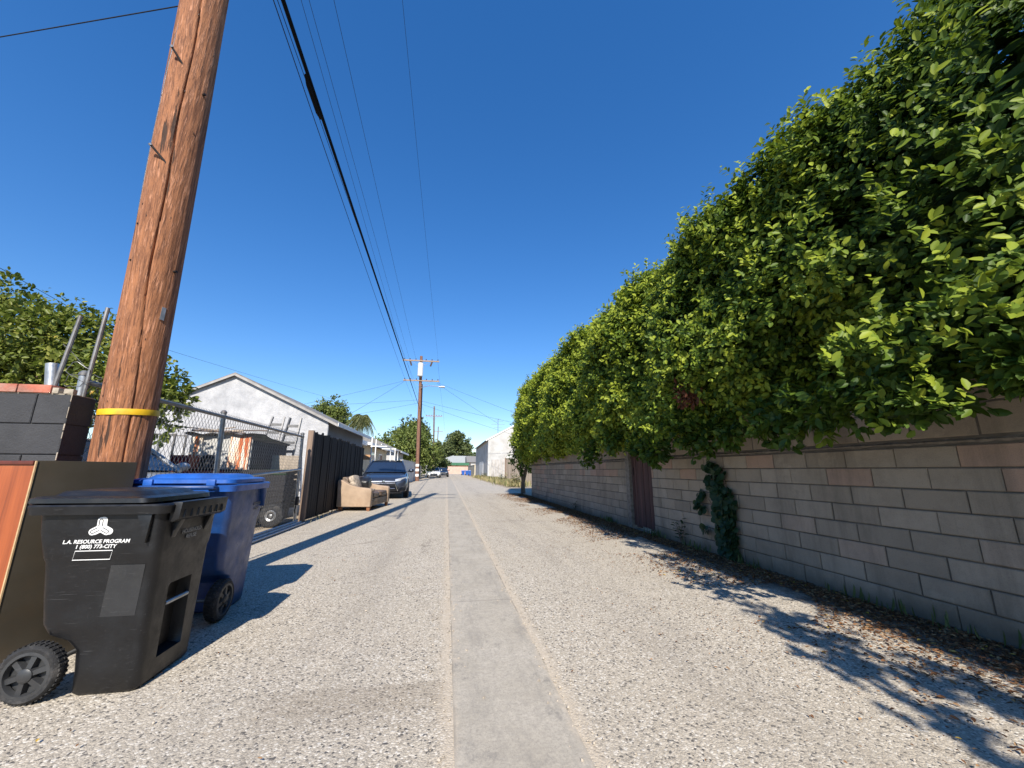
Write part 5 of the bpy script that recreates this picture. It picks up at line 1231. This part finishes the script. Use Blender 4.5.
lobes = [L3(330, 412, 58, 2.6, 2.6, 2.0), L3(322, 418, 58, 2.2, 2.2, 2.0), L3(340, 420, 58, 1.6, 2, 1.8), L3(338, 414, 57, 1.0, 1, 1.2)]
make_tree('broadleaf_tree', (-15.8, 58, 0), 8, lobes, 6000, .34, M['tree_g'], 'green tree top showing over the garage roof, left of the palm', .25)
lobes = [L3(444, 464, 121, 2.0, 2, 1.6), L3(438, 462, 121, 2.4, 2.4, 2.2)]
make_tree('broadleaf_tree', (-1.2, 121, 0), 4, lobes, 3000, .45, M['tree_d'], 'low dark tree behind the left half of the pink wall', .2)
lobes = [L3(477, 462, 108, 1.8, 2, 1.8), L3(474, 458, 108, 1.2, 1.4, 1.6)]
make_tree('broadleaf_tree', (7.3, 108, 0), 4, lobes, 2200, .4, M['tree_g'], 'small green tree beside the far white shed', .2)
# feathery palm
pm = empty('palm_tree', (-11.8, 50, 0), 'feathery drooping palm showing over the garage eave', 'palm')
hd = atY(361, 419, 50); b = MB(); b.tube([(-11.8, 50, -.1), (-11.7, 50, hd.z*.5), (hd.x, 50, hd.z)], [.22, .17, .15], 12); b.build('trunk', M['bark'], pm, smooth=True)
Ps, As, Ns, Ss, Ts = [], [], [], [], []
for i in range(90):
    a = random.uniform(0, 2*math.pi); el = random.uniform(-.5, 1.25); Lf = random.uniform(1.3, 2.3)
    d = Vector((math.cos(a)*math.cos(el), math.sin(a)*math.cos(el), math.sin(el))); p = Vector(hd); v = d*Lf/14
    for k in range(14):
        p = p+v; v.z -= .012+.0020*k
        t = v.normalized(); side = t.cross(Vector((0, 0, 1))).normalized()
        for s in (-1, 1):
            for q in range(2):
                Ps.append(p+v*q*.5); dd = (side*s*.8+t*.5+Vector((0, 0, -.55))).normalized(); As.append(dd); Ns.append(Vector((0, 0, 1))+t*.1); Ss.append((.40-.018*abs(k-5))*random.uniform(.8, 1.1)); Ts.append(random.random())
leaf_obj('crown', np.array(Ps), np.array(As), unit(np.array(Ns)), np.array(Ss), np.array(Ts), M['palm'], pm, width=.12)

# ------------------------------------------------------------------ the hedge over the right wall
hg = empty('hedge', (4.3, 8.0, 0), 'huge overhanging green hedge spilling over the tan block walls', 'hedge')
HX, HZ = 4.35, 2.95
def hedge_pt(y, th, k=1.0):
    """cross-section point: th=0 faces the alley, th=pi/2 is the top"""
    g = 1.0
    far = max(0.0, (y-15.8)/3.7)
    close = math.sqrt(max(0.0, 1-far*far)) if far < 1 else 0.0
    n1 = noise.noise((y*.55, math.cos(th)*1.1+3, math.sin(th)*1.3)); n2 = noise.noise((y*1.25, math.cos(th)*2.4, math.sin(th)*2.4+7)); n3 = noise.noise((y*3.6, math.cos(th)*5, math.sin(th)*5))
    w = 1.47+.24*n1+.30*n2+.15*n3+(-.05 if y < 2.2 else 0)*min(1, (2.2-y)/2.5)
    hgt = (1.47 if math.sin(th) < 0 else 1.52+.02*max(0, y-8))+.12*n1+.20*n2+.15*n3-.10*math.exp(-((y-3.4)/1.2)**2)+.14*math.exp(-((y-1.2)/1.0)**2)
    c_, s_ = math.cos(th), math.sin(th)
    e = .72
    x = HX-abs(c_)**e*math.copysign(1, c_)*w*k*(.35+.65*close)
    z = HZ+abs(s_)**e*math.copysign(1, s_)*hgt*k*(.30+.70*close)
    return x, z, close
def hedge_cloud(n, y0, y1, depth, leaf, K, tint_bias, thr=(-1.25, 1.9), spreadf=1.0, core=False):
    Pc, Oc, Dp = [], [], []
    while len(Pc) < n:
        y = random.uniform(y0, y1); th = random.uniform(*thr)
        dk = 1-abs(random.gauss(0, depth))
        if random.random() < .16: dk += random.uniform(.02, .13)
        if core: dk = random.uniform(.25, .76)
        if dk < .22: continue
        x, z, cl_ = hedge_pt(y, th, dk)
        if cl_ <= 0.02: continue
        if x > WX-.10 and z < 1.86 and y < 16.6: continue
        lo = 1.50+.12*min(1, max(0, (4.5-y)/2))+.20*noise.noise((y*1.1, 0, 5))+.16*noise.noise((y*3.1, 2, 5))
        if z < lo and y < 15.6: continue
        if z < .5: continue
        Pc.append((x, y, z)); Oc.append((-math.cos(th), .0+(.7 if y > 16 else 0), math.sin(th))); Dp.append(dk)
    Pc, Oc = np.array(Pc), unit(np.array(Oc))
    m = len(Pc)
    tw = unit(Oc*.75+rand_dirs(m)*.75+np.array([0, 0, .25]))
    # leaves spiral along each twig
    t = np.tile(np.linspace(-.1, 1, K), m); L_ = leaf*2.1*spreadf
    tw_r = np.repeat(tw, K, 0); 
    perp = unit(np.cross(tw_r, rand_dirs(m*K)))
    P = np.repeat(Pc, K, 0)+tw_r*(t*L_)[:, None]+perp*leaf*.12
    A = unit(tw_r*.55+perp*.95+rand_dirs(m*K)*.25)
    Nn = unit(np.repeat(Oc, K, 0)*.45+tw_r*.55+np.array([-.10, -.42, .55])+rand_dirs(m*K)*.45)
    s = leaf*rng.uniform(.65, 1.2, m*K)
    young = np.clip(rng.normal(.24, .17, m)+(np.array(Dp) > 1.015)*.30, 0, 1); tip = np.repeat((np.array(Dp) > .94)*1.0, K)  # outer clusters tinted brighter, the rest darker: shading contrast painted into leaf colour
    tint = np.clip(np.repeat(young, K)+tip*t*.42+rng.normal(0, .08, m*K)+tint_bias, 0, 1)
    return P, A, Nn, s, tint
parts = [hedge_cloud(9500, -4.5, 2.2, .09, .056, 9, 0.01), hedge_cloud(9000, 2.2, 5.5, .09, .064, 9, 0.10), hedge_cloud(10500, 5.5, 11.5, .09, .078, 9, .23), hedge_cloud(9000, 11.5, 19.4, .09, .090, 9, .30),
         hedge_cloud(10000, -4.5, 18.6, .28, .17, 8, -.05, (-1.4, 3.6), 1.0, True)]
# young sprays standing out of the face, sunlit brightness put into their tint
def sprays():
    out = []
    for (px_, py_, X_, nb) in ((884, 318, 2.42, 7), (900, 335, 2.40, 6), (868, 352, 2.45, 5), (960, 285, 2.36, 6), (985, 300, 2.36, 5), (822, 272, 2.52, 5), (780, 262, 2.55, 5), (845, 262, 2.5, 4), (935, 395, 2.62, 4), (902, 398, 2.6, 5), (1005, 268, 2.32, 4), (925, 225, 2.4, 4), (805, 225, 2.55, 4), (872, 215, 2.45, 4), (716, 320, 2.62, 4), (742, 345, 2.6, 4), (690, 330, 2.65, 4), (640, 420, 2.75, 6), (655, 432, 2.72, 6), (628, 400, 2.75, 5), (668, 405, 2.72, 4), (600, 380, 2.75, 5), (760, 310, 2.58, 4), (700, 372, 2.66, 4), (1000, 180, 2.35, 3), (950, 150, 2.4, 3)):
        c = np.array(atX(px_, py_, X_))
        for _ in range(nb):
            K = 12; b0 = c+rng.normal(0, .085, 3); tw = np.array([-.45, -.45, .35])+rng.normal(0, .5, 3); tw /= np.linalg.norm(tw)
            t_ = np.linspace(-.6, 1, K); perp = unit(np.cross(np.tile(tw, (K, 1)), rand_dirs(K)))
            out.append((b0+tw*(t_*.15)[:, None], unit(tw*.5+perp+rand_dirs(K)*.2), unit(np.array([-.25, -.65, .6])+rand_dirs(K)*.35), .064*rng.uniform(.7, 1.15, K), np.clip(.62+.3*t_+rng.normal(0, .12, K), 0, 1)))
    return tuple(np.concatenate([o[i] for o in out]) for i in range(5))
parts.append(sprays())
# a bough reaching out over the alley beside the camera: its shade falls on the ground at the lower right
P, A, Nn, s, t = lobes_leaves([((2.15, -.9, 3.0), (.30, .5, .16)), ((1.98, -1.5, 3.05), (.26, .5, .14)), ((1.78, -2.1, 3.0), (.22, .45, .12)), ((2.3, -2.0, 3.1), (.4, .4, .2)), ((1.95, -2.7, 3.0), (.3, .4, .14))], 1500, .085, .5, .4, 7); parts.append((P, A, Nn, s, t))
# end of the row hangs down round its trunk
lob = [((3.75, 17.3, 1.75), (.75, 1.0, 1.0)), ((3.45, 17.0, 2.4), (.7, 1.1, 1.0)), ((3.9, 18.4, 2.2), (.7, .8, 1.1)), ((3.6, 16.4, 1.75), (.4, .8, .42)), ((3.45, 18.7, 1.45), (.45, .7, .75)), ((3.2, 17.9, 1.9), (.5, .9, .7))]
P, A, Nn, s, t = lobes_leaves(lob, 7000, .10, .3, .5, 8); parts.append((P, A, Nn, s, np.clip(t*.8, 0, 1)))
# drooping sprays below the edge
for (px_, py_, X_, rr) in ((935, 385, 2.95, .26), (905, 398, 2.95, .22), (885, 410, 2.95, .15), (770, 425, 3.05, .22), (800, 415, 3.0, .25), (730, 432, 3.1, .20), (700, 440, 3.1, .22), (655, 452, 3.0, .24), (640, 445, 3.0, .25), (685, 430, 3.0, .3), (1018, 365, 2.9, .16), (850, 400, 2.95, .26), (590, 455, 3.0, .3), (612, 440, 3.05, .25)):
    c = atX(px_, py_, X_); P, A, Nn, s, t = lobes_leaves([((c.x, c.y, c.z), (rr*.75, rr*1.1, rr))], 420, .085, .5, .5, 7); parts.append((P, A, Nn, s, np.clip(t*.8, 0, 1)))
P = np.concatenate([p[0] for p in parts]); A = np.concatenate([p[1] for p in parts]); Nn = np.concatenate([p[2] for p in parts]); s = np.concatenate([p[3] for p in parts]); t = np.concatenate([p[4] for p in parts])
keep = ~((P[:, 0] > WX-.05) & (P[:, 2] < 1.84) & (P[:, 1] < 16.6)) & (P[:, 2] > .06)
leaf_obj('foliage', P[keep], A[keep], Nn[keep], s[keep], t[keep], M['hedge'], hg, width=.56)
# a patch of dead brown leaves in the foliage
c = atX(688, 395, 2.86); P, A, Nn, s, t = lobes_leaves([((c.x, c.y, c.z), (.12, .18, .18))], 320, .07, .9, .5, 6); leaf_obj('dead_patch', P, A, Nn, s, t, M['dead'], hg)
b = MB(); b.tube([(3.62, 18.9, -.05), (3.60, 18.85, .5), (3.7, 18.5, 1.2), (4.0, 17.8, 2.2)], [.12, .09, .08, .05], 10)
b.tube([(3.62, 18.88, .45), (3.45, 18.7, 1.2), (3.3, 18.0, 2.0)], [.07, .055, .03], 8); b.build('trunk', M['bark'], hg, smooth=True)
for yy in (-2, .6, 3.2, 5.8, 8.4, 11.0, 13.6, 16.0):
    b = MB(); b.tube([(4.4, yy, -.05), (4.42, yy+.05, 1.2), (4.35, yy+.1, 2.4)], [.09, .07, .05], 8)
    for k in range(7):
        a = random.uniform(0, 6.28); b.tube([(4.4, yy+.1, random.uniform(1.4, 2.4)), (4.35+.5*math.cos(a), yy+.6*math.sin(a), random.uniform(2.2, 3.1)), (4.35+1.0*math.cos(a), yy+1.1*math.sin(a), random.uniform(2.4, 3.9))], [.035, .024, .01], 6)
    b.build('trunk', M['bark'], hg, smooth=True)

# ------------------------------------------------------------------ ivy, weeds, grass, litter
iv = empty('ivy_plant', (3.46, 4.55, 0), 'dark green ivy clump climbing the near block wall', 'ivy')
Ps, As, Ns, Ss, Ts = [], [], [], [], []
def ivy_blob(px_, py_, rw, n):
    c = atX(px_, py_, 3.46)
    for _ in range(n):
        a = random.uniform(0, 6.28); r_ = rw*math.sqrt(random.random())
        Ps.append((3.505-.11*random.random()*(1-.6*r_/rw), c.y+r_*math.cos(a), max(.05, c.z+r_*math.sin(a))))
        As.append(Vector((random.uniform(-.6, .1), random.uniform(-.9, .9), random.uniform(-1, -.2))).normalized()); Ns.append(Vector((-1, random.uniform(-.9, .5), random.uniform(-.1, .9))).normalized()); Ss.append(random.uniform(.045, .11)); Ts.append(random.random()**2)
for q in ((709, 466, .06, 24), (717, 472, .08, 34), (708, 480, .09, 34), (716, 488, .13, 70), (724, 500, .15, 95), (722, 512, .16, 105), (725, 525, .16, 110), (726, 538, .15, 95), (729, 548, .12, 60), (700, 494, .05, 16), (697, 503, .045, 14), (702, 508, .05, 12), (705, 528, .04, 8)): ivy_blob(*q)
leaf_obj('leaves', np.array(Ps), np.array(As), np.array(Ns), np.array(Ss), np.array(Ts), M['vine'], iv, width=.95, fold=.1)
b = MB(); b.tube([(3.49, 4.5, 0), (3.5, 4.6, .35), (3.5, 4.55, .7), (3.5, 4.7, 1.15)], [.016, .012, .009, .004], 7)
b.tube([(3.5, 4.6, .4), (3.5, 4.85, .55), (3.5, 4.98, .7)], [.008, .006, .003], 6); b.build('stem', M['bark'], iv, smooth=True)
def weed(px_, py_, h, n, label, leafs=.07, mat='vine', X_=3.44):
    c = atZ(px_, py_) if X_ is None else Vector((X_, atX(px_, py_, X_).y, 0)); g = empty('weed', c, label, 'weed', 'weeds along the alley edge')
    b = MB(); Ps, As, Ns, Ss, Ts = [], [], [], [], []
    for k in range(n):
        a = random.uniform(0, 6.28); q = c+Vector((math.cos(a)*h*.35, math.sin(a)*h*.35, h*random.uniform(.6, 1))); q.x = min(q.x, 3.47) if X_ else q.x
        b.tube([c, c.lerp(q, .5)+Vector((0, 0, h*.1)), q], [.006, .004, .002], 5)
        for j in range(5):
            p = c.lerp(q, .35+.65*j/4); Ps.append(p); As.append(Vector((random.uniform(-1, 1), random.uniform(-1, 1), .3)).normalized()); Ns.append(Vector((0, -.2, 1)).normalized()); Ss.append(leafs*random.uniform(.7, 1.2)); Ts.append(random.random())
    b.build('stems', M['bark'], g); leaf_obj('leaves', np.array(Ps), np.array(As), np.array(Ns), np.array(Ss), np.array(Ts), M[mat], g, width=.5)
weed(683, 556, .42, 6, 'young leafy weed at the wall foot left of the ivy')
weed(575, 505, .25, 5, 'small weed at the foot of the far block wall', .06)
weed(516, 487, .85, 22, 'bushy green weed below the hedge trunk', .16, 'weed', None)
weed(503, 484, .8, 20, 'pale bushy weed in front of the grey board fence', .17, 'weed', None)
weed(484, 480, .8, 18, 'tall weed at the corner of the white building', .20, 'weed', None)
def tufts(name, spots, n, h, tmin, tmax, label):
    Ps, As, Ns, Ss, Ts = [], [], [], [], []
    for _ in range(n):
        x, y = spots(); a = random.uniform(0, 6.28)
        Ps.append((x, y, 0.0)); As.append(Vector((math.cos(a)*.5, math.sin(a)*.5, 1)).normalized()); Ns.append(Vector((math.cos(a), math.sin(a), .3)).normalized()); Ss.append(h*random.uniform(.4, 1.2)); Ts.append(random.uniform(tmin, tmax))
    o = leaf_obj(name, np.array(Ps), np.array(As), np.array(Ns), np.array(Ss), np.array(Ts), M['weed'], None, width=.07, droop=.25); o['kind'] = 'stuff'; o['label'] = label; o['category'] = 'grass'
def gs(): 
    y = random.uniform(1.5, 9) ; y = min([1.9, 2.35, 2.7, 3.2, 4.4, 5.3, 6.4, 8.3], key=lambda v: abs(v-y)); return 3.49-abs(random.gauss(0, .05)), y+random.gauss(0, .16)
tufts('wall_grass', gs, 200, .11, .1, .6, 'sparse green grass growing at the foot of the block walls')
def gd(): 
    y = random.choice((26, 28, 30, 31, 33, 36, 38.5, 41, 42.5, 45, 50, 57))+random.gauss(0, .55); return 4.55+random.gauss(0, .38), y
tufts('dry_grass', gd, 2600, .42, .55, 1.0, 'dry straw coloured grass along the right edge far ahead')
def gl(): return -2.80+random.gauss(0, .06), random.uniform(8.8, 15)
tufts('fence_grass', gl, 160, .08, .5, 1.0, 'short dry grass at the foot of the dark board fence')
# leaf litter under the hedge
n = 52000
y = rng.uniform(-1.5, 18.5, n); off = np.abs(rng.exponential(.40, n)); x = 3.50-off
nn = np.array([noise.noise((a*.8, b_*.8, 2)) for a, b_ in zip(x, y)])
ok = (x > 1.2) & ((nn > -.12) | (off < .32)); x, y = x[ok], y[ok]
m = 700; x = np.concatenate([x, rng.uniform(.7, 3.3, m)]); y = np.concatenate([y, rng.uniform(.8, 16, m)])
m2 = 260; x = np.concatenate([x, rng.uniform(-2.8, -.6, m2)]); y = np.concatenate([y, rng.uniform(1.5, 9, m2)])
n = len(x); a = rng.uniform(0, 6.28, n)
P = np.stack([x, y, rng.uniform(.002, .014, n)], 1); A = np.stack([np.cos(a), np.sin(a), rng.normal(0, .18, n)], 1); Nn = unit(np.stack([rng.normal(0, .3, n), rng.normal(0, .3, n), np.ones(n)], 1))
far_small = np.where((x < 2.2), .6, 1.0)
tt = rng.uniform(0, .95, n); tt[rng.random(n) < .004] = 1.0
o = leaf_obj('fallen_leaves', P, A, Nn, rng.uniform(.013, .038, n)*far_small, tt, M['dry'], None, width=.5, fold=.25, droop=.1)
o['kind'] = 'stuff'; o['label'] = 'brown fallen leaves scattered under the hedge along the wall'; o['category'] = 'leaf litter'
# loose pebbles
def pebbles():
    b = MB()
    for _ in range(900):
        if random.random() < .55: x, y = random.choice((.03, .62))+random.gauss(0, .05), random.uniform(1.4, 9)
        else: x, y = random.uniform(-2.7, 3.2), random.uniform(1.4, 8)
        r_ = random.uniform(.003, .009); k = len(b.v); z = .001
        top = [(x+r_*random.uniform(.7, 1.2)*math.cos(t_), y+r_*random.uniform(.7, 1.2)*math.sin(t_), z) for t_ in (0, 1.05, 2.1, 3.14, 4.2, 5.2)]
        up_ = [(x+(p[0]-x)*.6, y+(p[1]-y)*.6, z+r_*random.uniform(.6, 1)) for p in top]
        b.loft([top, up_])
    o = b.build('loose_gravel', M['pebble'], None, smooth=True, angle=50); o['kind'] = 'stuff'; o['label'] = 'loose pebbles scattered over the alley surface'; o['category'] = 'gravel'
M['pebble'] = simple('loose_pebbles', (0.36, 0.31, 0.25), .85, .5, 40)
pebbles()

# ------------------------------------------------------------------ light, sky, camera
AZ, EL = math.atan(0.096), R(39.3)
sd = bpy.data.lights.new('sun', 'SUN'); sd.energy = SUN; sd.angle = R(.53); sd.color = (1.0, .935, .83)
so = bpy.data.objects.new('sun', sd); COL.objects.link(so)
ldir = Vector((math.sin(AZ)*math.cos(EL), math.cos(AZ)*math.cos(EL), -math.sin(EL)))
so.rotation_euler = ldir.to_track_quat('-Z', 'Y').to_euler(); so.location = (-2, -10, 12)
w = bpy.data.worlds.new('World'); scene.world = w; w.use_nodes = True; nt = w.node_tree
bg = nt.nodes['Background']; sky = nt.nodes.new('ShaderNodeTexSky'); sky.sky_type = 'NISHITA'; sky.sun_disc = False
sky.sun_elevation = EL; sky.sun_rotation = math.pi+AZ; sky.altitude = 60; sky.air_density = AIR; sky.dust_density = DUST; sky.ozone_density = OZ
gm = nt.nodes.new('ShaderNodeGamma'); gm.inputs[1].default_value = GAM; hs = nt.nodes.new('ShaderNodeHueSaturation'); hs.inputs['Saturation'].default_value = SAT; hs.inputs['Hue'].default_value = HUE
nt.links.new(sky.outputs[0], gm.inputs[0]); nt.links.new(gm.outputs[0], hs.inputs['Color'])
nt.links.new(hs.outputs[0], bg.inputs[0]); bg.inputs[1].default_value = SKY
cd = bpy.data.cameras.new('camera'); co = bpy.data.objects.new('camera', cd); COL.objects.link(co)
cd.sensor_fit = 'HORIZONTAL'; cd.sensor_width = 36; cd.lens = 36*FPX/1024; cd.clip_start = .05; cd.clip_end = 6000
Rm = Matrix((cr, cu, -cf)).transposed().to_4x4(); co.matrix_world = Matrix.Translation(O) @ Rm
scene.camera = co
scene.view_settings.view_transform = 'Standard'; scene.view_settings.look = 'None'; scene.view_settings.exposure = EXPO; scene.view_settings.gamma = 1; scene.view_settings.use_curve_mapping = False
scene.cycles.max_bounces = 8; scene.cycles.diffuse_bounces = 4; scene.cycles.transmission_bounces = 4
scene.render.resolution_x = 1024; scene.render.resolution_y = 768
